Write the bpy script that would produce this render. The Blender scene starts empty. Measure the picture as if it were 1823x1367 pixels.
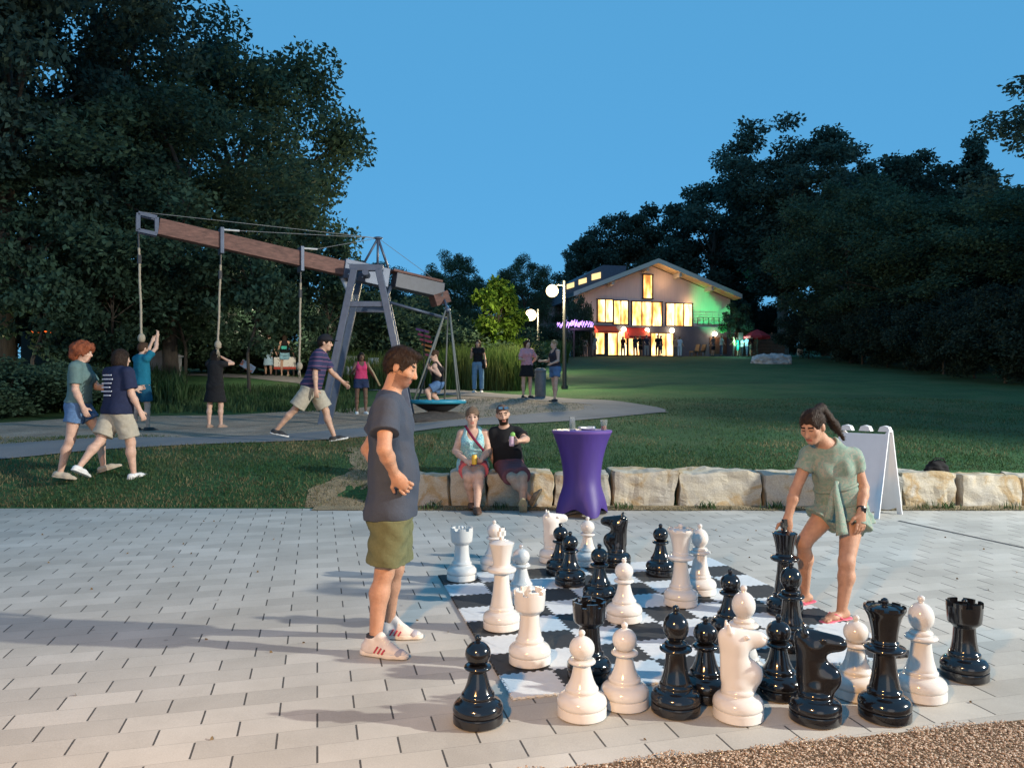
import bpy, bmesh, math, random
import numpy as np
from mathutils import Vector, Matrix, noise as mnoise
PI = math.pi
R = math.radians
random.seed(7)
RNG = np.random.default_rng(7)
SC = bpy.context.scene
COL = SC.collection

# ------------------------------------------------------------------ camera
F_PX, CX, HY, CAM_H = 1360.0, 911.5, 700.0, 1.53
cam = bpy.data.cameras.new('camera')
cam.sensor_width = 36
cam.lens = 36 * F_PX / 1823
cam.shift_y = (HY - 683.5) / 1823
cam.clip_end = 2000
camo = bpy.data.objects.new('camera', cam)
camo.location = (0, 0, CAM_H)
camo.rotation_euler = (PI / 2, 0, 0)
COL.objects.link(camo)
SC.camera = camo

# ------------------------------------------------------------------ world
world = bpy.data.worlds.new('World')
SC.world = world
world.use_nodes = True
wn = world.node_tree.nodes
wl = world.node_tree.links
wn.clear()
sky = wn.new('ShaderNodeTexSky')
sky.sky_type = 'NISHITA'
sky.sun_disc = False
SUN_EL, SUN_ROT = R(11.0), R(180)
sky.sun_elevation = SUN_EL
sky.sun_rotation = SUN_ROT
sky.altitude = 100
sky.air_density = 1.0
sky.dust_density = 0.3
sky.ozone_density = 6.0
# dusk: the even blue of the clear sky away from the afterglow
even = wn.new('ShaderNodeMix')
even.data_type = 'RGBA'
even.inputs[0].default_value = 0.80
even.inputs[7].default_value = (0.68, 2.75, 4.95, 1)
bg = wn.new('ShaderNodeBackground')
bg.inputs['Strength'].default_value = 0.15
out = wn.new('ShaderNodeOutputWorld')
wl.new(sky.outputs[0], even.inputs[6])
wl.new(even.outputs[2], bg.inputs['Color'])
wl.new(bg.outputs[0], out.inputs['Surface'])

def lamp(name, kind, loc, power, color, radius=0.1, target=None, spot=60, blend=0.5):
    l = bpy.data.lights.new(name, kind)
    l.energy = power
    l.color = color
    if kind == 'SUN':
        l.angle = radius
    else:
        l.shadow_soft_size = radius
    if kind == 'SPOT':
        l.spot_size = R(spot)
        l.spot_blend = blend
    o = bpy.data.objects.new(name, l)
    o.location = loc
    if target is not None:
        o.rotation_euler = (Vector(target) - Vector(loc)).to_track_quat('-Z', 'Y').to_euler()
    COL.objects.link(o)
    return o

# the last afterglow: weak and broad, from behind the camera
lamp('sun', 'SUN', (0, 0, 30), 0.22, (1.0, 0.76, 0.55), R(30), target=(0, 30 * math.cos(SUN_EL), 30 - 30 * math.sin(SUN_EL)))
# assumed unseen lamps: plaza floodlight at the right, warm lamp behind the camera
lamp('assumed_floodlight', 'SPOT', (18.5, 2.0, 7.9), 30000, (1.0, 0.95, 0.82), 0.20, (-1.0, 5.6, 0), 74, 0.55)
lamp('assumed_warm_lamp', 'POINT', (-1.5, -0.5, 2.9), 1380, (1.0, 0.52, 0.16), 0.12)

# unseen lights added among left trees to brighten the far women and left shrub
lamp('path_lamp', 'POINT', (-8.6, 27.6, 4.6), 330, (1.0, 0.88, 0.66), 0.15)
lamp('path_lamp', 'POINT', (-15.2, 22.0, 2.4), 60, (1.0, 0.85, 0.45), 0.15)  # like the one above

SC.view_settings.view_transform = 'Standard'
SC.view_settings.look = 'None'
SC.view_settings.exposure = 0.0
SC.view_settings.gamma = 1.0
SC.view_settings.use_curve_mapping = False
SC.cycles.max_bounces = 6
SC.cycles.sample_clamp_indirect = 4.0

# ------------------------------------------------------------------ helpers
def P(px, py, Y):
    return np.array([(px - CX) / F_PX * Y, Y, CAM_H + (HY - py) / F_PX * Y])

def X_at(px, Y):
    return (px - CX) / F_PX * Y

def plaza_z(Y):
    return 0.025 * (Y - 4.0)

def ground_Y(py):
    return (CAM_H + 0.1) * F_PX / (py - HY + 0.025 * F_PX)

def on_plaza(px, py):
    Y = ground_Y(py)
    return np.array([X_at(px, Y), Y, plaza_z(Y)])

EDGE = 9.28
_LY = [9.28, 10.0, 11.2, 12.6, 16, 20.5, 24, 30.7, 40, 70, 120, 400]
_LZ = [.13, .42, .68, .75, .84, .98, 1.5, 2.25, 2.9, 4.5, 7.0, 20]
_RY = [9.28, 9.6, 9.72, 9.80, 12, 16, 22, 40, 66, 76, 120, 400]
_RZ = [.10, .12, .45, .54, .72, .98, 1.38, 2.66, 4.72, 4.9, 8.0, 26]

def terrain(X, Y):
    X = np.asarray(X, float); Y = np.asarray(Y, float)
    l = np.interp(Y, _LY, _LZ)
    r = np.interp(Y, _RY, _RZ)
    t = np.clip((X + 2.3 + 0.03 * (Y - 9.28)) / (1.3 + 0.05 * (Y - 9.28)), 0, 1)
    t = t * t * (3 - 2 * t)
    z = l + (r - l) * t
    z = z + 0.02 * np.sin(X * 1.1 + 0.7 * Y) * np.clip((Y - 9.5) / 3, 0, 1) + 0.012 * np.sin(2.3 * X - 1.1 * Y) * np.clip((Y - 9.5) / 3, 0, 1)
    return z

def tz(X, Y):
    return float(terrain(X, Y))

# --- materials
MATS = {}
def newmat(name):
    m = bpy.data.materials.new(name)
    m.use_nodes = True
    nt = m.node_tree
    b = nt.nodes['Principled BSDF']
    return m, nt, b

def N(nt, kind, **kw):
    n = nt.nodes.new(kind)
    for k, v in kw.items():
        if k in n.inputs:
            n.inputs[k].default_value = v
        else:
            setattr(n, k, v)
    return n

def ramp(nt, fac, stops):
    r = nt.nodes.new('ShaderNodeValToRGB')
    e = r.color_ramp.elements
    while len(e) < len(stops):
        e.new(0.5)
    for i, (p, c) in enumerate(stops):
        e[i].position = p
        e[i].color = (*c, 1) if len(c) == 3 else c
    nt.links.new(fac, r.inputs[0])
    return r

def mat(name, c, rough=0.7, var=0.15, scale=8.0, bump=0.0, bscale=None, metal=0.0, c2=None, emit=None, estr=0.0, coat=0.0, stretch=None, spec=None, island=0.0, sss=0.0):
    if name in MATS:
        return MATS[name]
    m, nt, b = newmat(name)
    L = nt.links
    b.inputs['Roughness'].default_value = rough
    b.inputs['Metallic'].default_value = metal
    if spec is not None:
        b.inputs['Specular IOR Level'].default_value = spec
    if coat:
        b.inputs['Coat Weight'].default_value = coat
        b.inputs['Coat Roughness'].default_value = 0.08
    if sss:
        b.inputs['Subsurface Weight'].default_value = sss
        b.inputs['Subsurface Radius'].default_value = (0.012, 0.005, 0.003)
    tc = N(nt, 'ShaderNodeTexCoord')
    co = tc.outputs['Object']
    if stretch:
        mp = N(nt, 'ShaderNodeMapping')
        mp.inputs['Scale'].default_value = stretch
        L.new(co, mp.inputs[0]); co = mp.outputs[0]
    nz = N(nt, 'ShaderNodeTexNoise', Scale=scale, Detail=6.0, Roughness=0.6)
    L.new(co, nz.inputs['Vector'])
    ca = tuple(x * (1 - var) for x in c)
    cb = tuple(min(1, x * (1 + var)) for x in (c2 or c))
    r = ramp(nt, nz.outputs['Fac'], [(0.3, ca), (0.7, cb)])
    colr = r.outputs[0]
    if island:
        gi = N(nt, 'ShaderNodeNewGeometry')
        hs = N(nt, 'ShaderNodeHueSaturation')
        mr = N(nt, 'ShaderNodeMapRange')
        mr.inputs['To Min'].default_value = 1 - island
        mr.inputs['To Max'].default_value = 1 + island
        L.new(gi.outputs['Random Per Island'], mr.inputs['Value'])
        L.new(mr.outputs[0], hs.inputs['Value'])
        L.new(colr, hs.inputs['Color'])
        colr = hs.outputs[0]
    L.new(colr, b.inputs['Base Color'])
    if emit:
        b.inputs['Emission Color'].default_value = (*emit, 1)
        b.inputs['Emission Strength'].default_value = estr
    if bump:
        n2 = N(nt, 'ShaderNodeTexNoise', Scale=bscale or scale * 3, Detail=8.0)
        L.new(co, n2.inputs['Vector'])
        bp = N(nt, 'ShaderNodeBump', Strength=bump, Distance=0.02)
        L.new(n2.outputs['Fac'], bp.inputs['Height'])
        L.new(bp.outputs[0], b.inputs['Normal'])
    MATS[name] = m
    return m

def leafmat(name, c, c2, trans=0.35, scale=0.6):
    m, nt, b = newmat(name)
    L = nt.links
    tc = N(nt, 'ShaderNodeTexCoord')
    nz = N(nt, 'ShaderNodeTexNoise', Scale=scale, Detail=3.0)
    L.new(tc.outputs['Object'], nz.inputs['Vector'])
    r = ramp(nt, nz.outputs['Fac'], [(0.35, c), (0.65, c2)])
    gi = N(nt, 'ShaderNodeNewGeometry')
    hs = N(nt, 'ShaderNodeHueSaturation')
    mr = N(nt, 'ShaderNodeMapRange')
    mr.inputs['To Min'].default_value = 0.6
    mr.inputs['To Max'].default_value = 1.5
    L.new(gi.outputs['Random Per Island'], mr.inputs['Value'])
    L.new(mr.outputs[0], hs.inputs['Value'])
    L.new(r.outputs[0], hs.inputs['Color'])
    L.new(hs.outputs[0], b.inputs['Base Color'])
    b.inputs['Roughness'].default_value = 0.6
    b.inputs['Specular IOR Level'].default_value = 0.10
    tr = N(nt, 'ShaderNodeBsdfTranslucent')
    L.new(hs.outputs[0], tr.inputs['Color'])
    mx = N(nt, 'ShaderNodeMixShader')
    mx.inputs[0].default_value = trans
    L.new(b.outputs[0], mx.inputs[1]); L.new(tr.outputs[0], mx.inputs[2])
    L.new(mx.outputs[0], nt.nodes['Material Output'].inputs['Surface'])
    return m

def emitmat(name, c, s, rough=0.4):
    return mat(name, c, rough, 0.0, emit=c, estr=s)

# --- objects
def link(o, parent=None):
    COL.objects.link(o)
    if parent is not None:
        o.parent = parent
    return o

def mesh_obj(name, verts, faces, m, parent=None, smooth=False, origin=None):
    """link one mesh; verts in world space (or in the parent's space when parent is given)"""
    v = np.asarray(verts, float)
    off = np.zeros(3)
    if parent is None and origin is not None:
        off = np.asarray(origin, float)
    me = bpy.data.meshes.new(name)
    me.from_pydata((v - off).tolist(), [], [list(map(int, f)) for f in faces])
    ms = m if isinstance(m, (list, tuple)) else [m]
    for x in ms:
        me.materials.append(x)
    if smooth:
        me.shade_smooth()
    me.update()
    o = bpy.data.objects.new(name, me)
    o.location = off
    return link(o, parent)

def fast_mesh(name, verts, faces, m, smooth=False):
    """verts (n,3), faces (k,4) or (k,3) arrays"""
    verts = np.asarray(verts, np.float32); faces = np.asarray(faces, np.int32)
    me = bpy.data.meshes.new(name)
    k, c = faces.shape
    me.vertices.add(len(verts)); me.vertices.foreach_set('co', verts.ravel())
    me.loops.add(k * c); me.loops.foreach_set('vertex_index', faces.ravel())
    me.polygons.add(k)
    me.polygons.foreach_set('loop_start', np.arange(0, k * c, c, dtype=np.int32))
    try:
        me.polygons.foreach_set('loop_total', np.full(k, c, np.int32))
    except Exception:
        pass
    for x in (m if isinstance(m, (list, tuple)) else [m]):
        me.materials.append(x)
    me.update(calc_edges=True)
    if smooth:
        me.shade_smooth()
    me.validate()
    return me

def thing(name, label, cat, loc=(0, 0, 0), rz=0.0, group=None):
    o = bpy.data.objects.new(name, None)
    o.empty_display_size = 0.2
    o.location = loc
    o.rotation_euler = (0, 0, rz)
    link(o)
    return tag(o, label, cat, group)

def tag(o, label, cat, group=None):
    o['label'] = label; o['category'] = cat
    if group:
        o['group'] = group
    return o

def structure(o, kind='structure'):
    o['kind'] = kind
    return o

class MB:
    """collects shapes into one mesh"""
    def __init__(s):
        s.v = []; s.f = []; s.mi = []; s.cur = 0
    def add(s, v, f):
        n = len(s.v)
        s.v += [tuple(map(float, x)) for x in v]
        s.f += [[n + i for i in x] for x in f]
        s.mi += [s.cur] * len(f)
        return s
    def box(s, c, size, rz=0.0, M=None):
        x, y, z = [q / 2 for q in size]
        v = [Vector((a * x, b * y, d * z)) for a in (-1, 1) for b in (-1, 1) for d in (-1, 1)]
        m = M or Matrix.Rotation(rz, 3, 'Z')
        v = [m @ q + Vector(c) for q in v]
        return s.add(v, [(0, 1, 3, 2), (4, 6, 7, 5), (0, 4, 5, 1), (2, 3, 7, 6), (0, 2, 6, 4), (1, 5, 7, 3)])
    def beam(s, a, b, w, h=None, up=(0, 0, 1)):
        a = Vector(a); b = Vector(b); d = (b - a); L = d.length; d.normalize()
        u = Vector(up)
        if abs(u.dot(d)) > 0.98:
            u = Vector((0, 1, 0))
        sx = d.cross(u).normalized(); uz = sx.cross(d).normalized()
        M = Matrix((sx, d, uz)).transposed()
        return s.box((a + b) / 2, (w, L, h or w), M=M)
    def tube(s, pts, rads, n=8, cap=True):
        pts = [Vector(p) for p in pts]
        if not isinstance(rads, (list, tuple)):
            rads = [rads] * len(pts)
        v = []; f = []
        ref = None
        for i, p in enumerate(pts):
            d = (pts[min(i + 1, len(pts) - 1)] - pts[max(i - 1, 0)]).normalized()
            if ref is None or abs(ref.dot(d)) > 0.98:
                ref = Vector((0, 0, 1)) if abs(d.z) < 0.9 else Vector((1, 0, 0))
            a = d.cross(ref).normalized(); b = a.cross(d).normalized(); ref = b
            for j in range(n):
                t = 2 * PI * j / n
                v.append(p + (a * math.cos(t) + b * math.sin(t)) * rads[i])
        for i in range(len(pts) - 1):
            for j in range(n):
                f.append((i * n + j, i * n + (j + 1) % n, (i + 1) * n + (j + 1) % n, (i + 1) * n + j))
        if cap:
            f.append(tuple(range(n - 1, -1, -1)))
            f.append(tuple((len(pts) - 1) * n + j for j in range(n)))
        return s.add(v, f)
    def lathe(s, prof, n=32, c=(0, 0, 0), closed_bottom=True):
        v = []; f = []
        for (r, z) in prof:
            for j in range(n):
                t = 2 * PI * j / n
                v.append((c[0] + r * math.cos(t), c[1] + r * math.sin(t), c[2] + z))
        for i in range(len(prof) - 1):
            for j in range(n):
                f.append((i * n + j, i * n + (j + 1) % n, (i + 1) * n + (j + 1) % n, (i + 1) * n + j))
        f.append(tuple(range(n - 1, -1, -1)))
        f.append(tuple((len(prof) - 1) * n + j for j in range(n)))
        return s.add(v, f)
    def prism(s, poly, d):
        """poly: list of 3D points (planar), extruded by vector d"""
        n = len(poly); d = Vector(d)
        v = [Vector(p) for p in poly] + [Vector(p) + d for p in poly]
        f = [tuple(range(n - 1, -1, -1)), tuple(range(n, 2 * n))]
        f += [(i, (i + 1) % n, n + (i + 1) % n, n + i) for i in range(n)]
        return s.add(v, f)
    def sphere(s, c, r, n=10, m=6, sc=(1, 1, 1)):
        v = [(c[0], c[1], c[2] - r * sc[2])]
        for i in range(1, m):
            t = PI * i / m
            for j in range(n):
                a = 2 * PI * j / n
                v.append((c[0] + r * sc[0] * math.sin(t) * math.cos(a), c[1] + r * sc[1] * math.sin(t) * math.sin(a), c[2] - r * sc[2] * math.cos(t)))
        v.append((c[0], c[1], c[2] + r * sc[2]))
        f = [(0, 1 + (j + 1) % n, 1 + j) for j in range(n)]
        for i in range(m - 2):
            for j in range(n):
                f.append((1 + i * n + j, 1 + i * n + (j + 1) % n, 1 + (i + 1) * n + (j + 1) % n, 1 + (i + 1) * n + j))
        b = 1 + (m - 2) * n
        f += [(b + j, b + (j + 1) % n, len(v) - 1) for j in range(n)]
        return s.add(v, f)
    def build(s, name, m, parent=None, smooth=False, bevel=0.0, fix=True, rel=None):
        v = np.array(s.v)
        if rel is not None:
            v = v - np.asarray(rel)
        o = mesh_obj(name, v, s.f, m, parent, smooth)
        me = o.data
        if isinstance(m, (list, tuple)) and len(m) > 1:
            me.polygons.foreach_set('material_index', np.array(s.mi, np.int32))
        if fix or bevel:
            bm = bmesh.new(); bm.from_mesh(me)
            bmesh.ops.recalc_face_normals(bm, faces=bm.faces)
            if bevel:
                bmesh.ops.bevel(bm, geom=bm.edges[:], offset=bevel, segments=2, affect='EDGES', profile=0.6)
            bm.to_mesh(me); bm.free()
        if smooth:
            me.shade_smooth()
            if smooth == 'auto':
                bm = bmesh.new(); bm.from_mesh(me)
                for e in bm.edges:
                    if len(e.link_faces) == 2 and e.calc_face_angle(0) > R(38):
                        e.smooth = False
                bm.to_mesh(me); bm.free()
        return o

# --- signed distance bodies -> one continuous surface each
def vec(*a):
    return np.array(a, float)

def nrm(v):
    v = np.asarray(v, float)
    return v / max(1e-9, np.linalg.norm(v))

def cone(a, b, ra, rb, k=0.02, ax=None, sq=1.0, flat=0, op='u'):
    return dict(t='c', a=np.asarray(a, float), b=np.asarray(b, float), ra=ra, rb=rb, k=k, ax=ax, sq=sq, flat=flat, op=op)

def ell(c, r, fr=None, k=0.03, op='u'):
    return dict(t='e', c=np.asarray(c, float), r=np.asarray(r, float), fr=np.eye(3) if fr is None else np.asarray(fr, float), k=k, op=op)

def plane(c, n, k=0.0):
    """keeps the side n points away from"""
    return dict(t='p', c=np.asarray(c, float), n=nrm(n), k=k, op='i')

def _bb(p):
    if p['t'] == 'c':
        r = max(p['ra'], p['rb']) * max(1, p['sq'])
        return np.minimum(p['a'], p['b']) - r, np.maximum(p['a'], p['b']) + r
    r = p['r'].max()
    return p['c'] - r, p['c'] + r

def _ev(p, G):
    if p['t'] == 'c':
        a, b = p['a'], p['b']
        q = G - a; ba = b - a
        if p['ax'] is not None and p['sq'] != 1.0:
            ax = nrm(p['ax']); s = 1 / p['sq'] - 1
            q = q + ax * ((q @ ax) * s)[..., None]
            ba = ba + ax * (ba @ ax) * s
        bb = max(ba @ ba, 1e-9)
        t = np.clip((q @ ba) / bb, 0, 1)
        d = np.sqrt(((q - t[..., None] * ba) ** 2).sum(-1)) - (p['ra'] + (p['rb'] - p['ra']) * t)
        if p['sq'] < 1:
            d = d * p['sq'] ** 0.5
        if p['flat']:
            ab = b - a; L = np.linalg.norm(ab); pr = ((G - a) @ ab) / L
            d = np.maximum(d, pr - L)
            if p['flat'] == 2:
                d = np.maximum(d, -pr)
        return d
    if p['t'] == 'e':
        q = (G - p['c']) @ p['fr'].T
        k0 = np.sqrt(((q / p['r']) ** 2).sum(-1)); k1 = np.sqrt(((q / p['r'] ** 2) ** 2).sum(-1))
        return k0 * (k0 - 1) / np.maximum(k1, 1e-6)
    return (G - p['c']) @ p['n']

def sdf_mesh(prims, h, wrinkle=0.0, wl=0.09, seed=0, curly=0.0):
    us = [p for p in prims if p['op'] == 'u']
    lo = np.min([_bb(p)[0] for p in us], 0) - 3 * h - wrinkle - curly
    hi = np.max([_bb(p)[1] for p in us], 0) + 3 * h + wrinkle + curly
    n = np.ceil((hi - lo) / h).astype(int) + 1
    f = np.full(n, 0.2, np.float32)
    ax = [lo[i] + h * np.arange(n[i]) for i in range(3)]
    for p in prims:
        if p['t'] == 'p':
            sl = (slice(None),) * 3
        else:
            l, u = _bb(p)
            mg = p['k'] + 4 * h + wrinkle + curly
            i0 = np.clip(np.floor((l - mg - lo) / h).astype(int), 0, n - 1)
            i1 = np.clip(np.ceil((u + mg - lo) / h).astype(int) + 1, 1, n)
            sl = tuple(slice(a, b) for a, b in zip(i0, i1))
        g = [ax[i][sl[i]] for i in range(3)]
        if min(map(len, g)) == 0:
            continue
        G = np.stack(np.meshgrid(*g, indexing='ij'), -1)
        d = _ev(p, G).astype(np.float32)
        cur = f[sl]; k = p['k']
        if p['op'] == 'u':
            r = np.minimum(cur, d)
            if k > 0:
                hh = np.maximum(k - np.abs(cur - d), 0) / k
                r = r - hh * hh * k * 0.25
        elif p['op'] == 's':
            r = np.maximum(cur, -d)
            if k > 0:
                hh = np.maximum(k - np.abs(cur + d), 0) / k
                r = r + hh * hh * k * 0.25
        else:
            r = np.maximum(cur, d)
        f[sl] = r
    rs = np.random.default_rng(seed)
    if wrinkle or curly:
        G = np.stack(np.meshgrid(*ax, indexing='ij'), -1)
        w = np.zeros(n, np.float32)
        for i in range(7):
            dv = rs.normal(size=3); dv = dv / np.linalg.norm(dv) * (2 * PI / (wl * (0.6 + 1.2 * rs.random())))
            w += np.sin(G @ dv + rs.random() * 6.28).astype(np.float32)
        f += w / 3.0 * (wrinkle or curly)
    # surface nets
    s = f < 0
    m = tuple(x - 1 for x in n)
    acc = np.zeros(m + (3,), np.float32); cnt = np.zeros(m, np.float32)
    C = [(i, j, k) for i in (0, 1) for j in (0, 1) for k in (0, 1)]
    S = lambda A, c: A[c[0]:c[0] + m[0], c[1]:c[1] + m[1], c[2]:c[2] + m[2]]
    for c0 in C:
        for a in range(3):
            if c0[a]:
                continue
            c1 = list(c0); c1[a] = 1; c1 = tuple(c1)
            e = S(s, c0) != S(s, c1)
            f0 = S(f, c0)[e]; f1 = S(f, c1)[e]
            t = f0 / (f0 - f1)
            o = np.tile(np.array(c0, np.float32), (len(t), 1)); o[:, a] = t
            acc[e] += o; cnt[e] += 1
    act = cnt > 0
    idx = np.full(m, -1, np.int64); idx[act] = np.arange(act.sum())
    V = (np.argwhere(act) + acc[act] / cnt[act][:, None]) * h + lo
    Q = []
    for a in range(3):
        b, c = (a + 1) % 3, (a + 2) % 3
        sl0 = [slice(1, -1)] * 3; sl0[a] = slice(0, -1)
        sl1 = list(sl0); sl1[a] = slice(1, None)
        s0 = s[tuple(sl0)]; s1 = s[tuple(sl1)]
        E = np.argwhere(s0 != s1)
        if not len(E):
            continue
        st = s0[tuple(E.T)]
        E = E + np.array([0 if i == a else 1 for i in range(3)])
        def cell(db, dc):
            q = E.copy(); q[:, b] += db; q[:, c] += dc
            return idx[tuple(q.T)]
        q = np.stack([cell(-1, -1), cell(0, -1), cell(0, 0), cell(-1, 0)], 1)
        q[~st] = q[~st][:, ::-1]
        Q.append(q)
    Q = np.concatenate(Q)
    return V, Q

def sdf_obj(name, prims, h, m, parent, origin, wrinkle=0.0, wl=0.09, seed=0, curly=0.0, matfn=None, strands=None):
    V, Q = sdf_mesh(prims, h, wrinkle, wl, seed, curly)
    if strands and strands[0]:
        # loose locks rooted all over the hair
        n, (c, r, f, u, s), style = strands
        rs = np.random.default_rng(4)
        a = V[Q]
        fn_ = np.cross(a[:, 2] - a[:, 0], a[:, 3] - a[:, 1]); fn_ /= np.linalg.norm(fn_, axis=1)[:, None] + 1e-9
        k = rs.integers(0, len(Q), n); cen = a[k].mean(1); nn = fn_[k]
        out_ = cen - c; nn[(nn * out_).sum(1) < 0] *= -1
        flow = -f * (.35 if style != 'pony' else 1.0) - u * (.8 if style != 'pony' else .1) + (f * 1.2 * (((cen - c) @ u) > .07 * s)[:, None] if style == 'short' else 0) + rs.normal(size=(n, 3)) * (.35 if style != 'curly' else 1.2)
        flow = flow - nn * (flow * nn).sum(1)[:, None]; flow /= np.linalg.norm(flow, axis=1)[:, None] + 1e-9
        L = rs.uniform(.012, .030, n)[:, None] * s; w = np.cross(flow, nn) * rs.uniform(.0012, .0026, n)[:, None] * s
        tip = cen + (flow + nn * rs.uniform(.0, .35 if style == 'short' else .2, n)[:, None]) * L
        b0 = len(V)
        V = np.concatenate([V, np.stack([cen - w - nn * .001, cen + w - nn * .001, tip + w * .2, tip - w * .2], 1).reshape(-1, 3)])
        i = b0 + 4 * np.arange(n)
        Q = np.concatenate([Q, np.stack([i, i + 1, i + 2, i + 3], 1)])
    ms = m if isinstance(m, (list, tuple)) else [m]
    me = fast_mesh(name, V - np.asarray(origin), Q, ms, smooth=True)
    if matfn is not None:
        cen = V[Q].mean(1)
        mi = matfn(cen).astype(np.int32)
        if len(me.polygons) == len(mi):
            me.polygons.foreach_set('material_index', mi)
    o = bpy.data.objects.new(name, me)
    return link(o, parent)
# ------------------------------------------------------------------ setting: ground, plaza, paths
ANG = R(14.3)
U2 = vec(math.cos(ANG), math.sin(ANG)); V2 = vec(-math.sin(ANG), math.cos(ANG))

def paver_material():
    m, nt, b = newmat('pavers')
    L = nt.links
    tc = N(nt, 'ShaderNodeTexCoord')
    mp = N(nt, 'ShaderNodeMapping')
    mp.inputs['Rotation'].default_value = (0, 0, -ANG)
    L.new(tc.outputs['Object'], mp.inputs[0])
    sp = N(nt, 'ShaderNodeSeparateXYZ')
    L.new(mp.outputs[0], sp.inputs[0])
    def M(op, a, bb=None, c=None):
        n = N(nt, 'ShaderNodeMath', operation=op)
        for i, q in enumerate((a, bb, c)):
            if q is None:
                continue
            if isinstance(q, (int, float)):
                n.inputs[i].default_value = q
            else:
                L.new(q, n.inputs[i])
        return n.outputs[0]
    v = M('DIVIDE', M('ADD', sp.outputs[1], 0.04), 0.167)
    row = M('FLOOR', v)
    odd = M('MODULO', M('ADD', row, 1000.0), 2.0)
    u = M('ADD', M('DIVIDE', sp.outputs[0], 0.35), M('MULTIPLY', odd, 0.5))
    col = M('FLOOR', u)
    fu = M('FRACT', u); fv = M('FRACT', v)
    du = M('MULTIPLY', M('SUBTRACT', 0.5, M('ABSOLUTE', M('SUBTRACT', fu, 0.5))), 0.35)
    dv = M('MULTIPLY', M('SUBTRACT', 0.5, M('ABSOLUTE', M('SUBTRACT', fv, 0.5))), 0.167)
    # the wide head joints stop short of the tight bed joints
    inrow = M('GREATER_THAN', dv, 0.008)
    ju = M('MULTIPLY', M('LESS_THAN', du, 0.0046), inrow)
    jv = M('LESS_THAN', dv, 0.0016)
    cv = N(nt, 'ShaderNodeCombineXYZ')
    L.new(col, cv.inputs[0]); L.new(row, cv.inputs[1])
    wn_ = N(nt, 'ShaderNodeTexWhiteNoise')
    wn_.noise_dimensions = '3D'
    L.new(cv.outputs[0], wn_.inputs['Vector'])
    n1 = N(nt, 'ShaderNodeTexNoise', Scale=0.9, Detail=5.0, Roughness=0.65)
    L.new(tc.outputs['Object'], n1.inputs['Vector'])
    n2 = N(nt, 'ShaderNodeTexNoise', Scale=160.0, Detail=3.0)
    L.new(tc.outputs['Object'], n2.inputs['Vector'])
    base = ramp(nt, n1.outputs['Fac'], [(0.3, (0.32, 0.31, 0.285)), (0.7, (0.44, 0.43, 0.405))])
    hs = N(nt, 'ShaderNodeHueSaturation')
    val = M('ADD', M('MULTIPLY', wn_.outputs['Value'], 0.24), M('ADD', M('MULTIPLY', n2.outputs['Fac'], 0.40), 0.68))
    L.new(val, hs.inputs['Value']); L.new(base.outputs[0], hs.inputs['Color'])
    mx1 = N(nt, 'ShaderNodeMix', data_type='RGBA')
    L.new(M('MULTIPLY', jv, 0.38), mx1.inputs[0]); L.new(hs.outputs[0], mx1.inputs[6]); mx1.inputs[7].default_value = (0.10, 0.095, 0.09, 1)
    mx2 = N(nt, 'ShaderNodeMix', data_type='RGBA')
    L.new(M('MULTIPLY', ju, 0.93), mx2.inputs[0]); L.new(mx1.outputs[2], mx2.inputs[6]); mx2.inputs[7].default_value = (0.035, 0.033, 0.032, 1)
    # small dark spots: gum and stains
    vo = N(nt, 'ShaderNodeTexVoronoi', Scale=1.6)
    L.new(tc.outputs['Object'], vo.inputs['Vector'])
    spot = M('LESS_THAN', vo.outputs['Distance'], 0.028)
    mx3 = N(nt, 'ShaderNodeMix', data_type='RGBA')
    L.new(M('MULTIPLY', spot, 0.45), mx3.inputs[0]); L.new(mx2.outputs[2], mx3.inputs[6]); mx3.inputs[7].default_value = (0.13, 0.12, 0.11, 1)
    L.new(mx3.outputs[2], b.inputs['Base Color'])
    b.inputs['Roughness'].default_value = 0.72
    hgt = M('SUBTRACT', M('ADD', M('MULTIPLY', n2.outputs['Fac'], 0.10), M('MULTIPLY', wn_.outputs['Value'], 0.12)), M('ADD', ju, M('MULTIPLY', jv, 0.35)))
    bp = N(nt, 'ShaderNodeBump', Strength=0.5, Distance=0.006)
    L.new(hgt, bp.inputs['Height']); L.new(bp.outputs[0], b.inputs['Normal'])
    return m

M_PAVER = paver_material()
xs = np.linspace(-60, 60, 61); ys = np.concatenate([np.linspace(-30, 0, 7), np.linspace(1.0, EDGE, 12)])
v = [(x, y, plaza_z(y)) for y in ys for x in xs]
nx = len(xs)
f = [(j * nx + i, j * nx + i + 1, (j + 1) * nx + i + 1, (j + 1) * nx + i) for j in range(len(ys) - 1) for i in range(nx - 1)]
structure(mesh_obj('plaza_pavement', v, f, M_PAVER))

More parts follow.
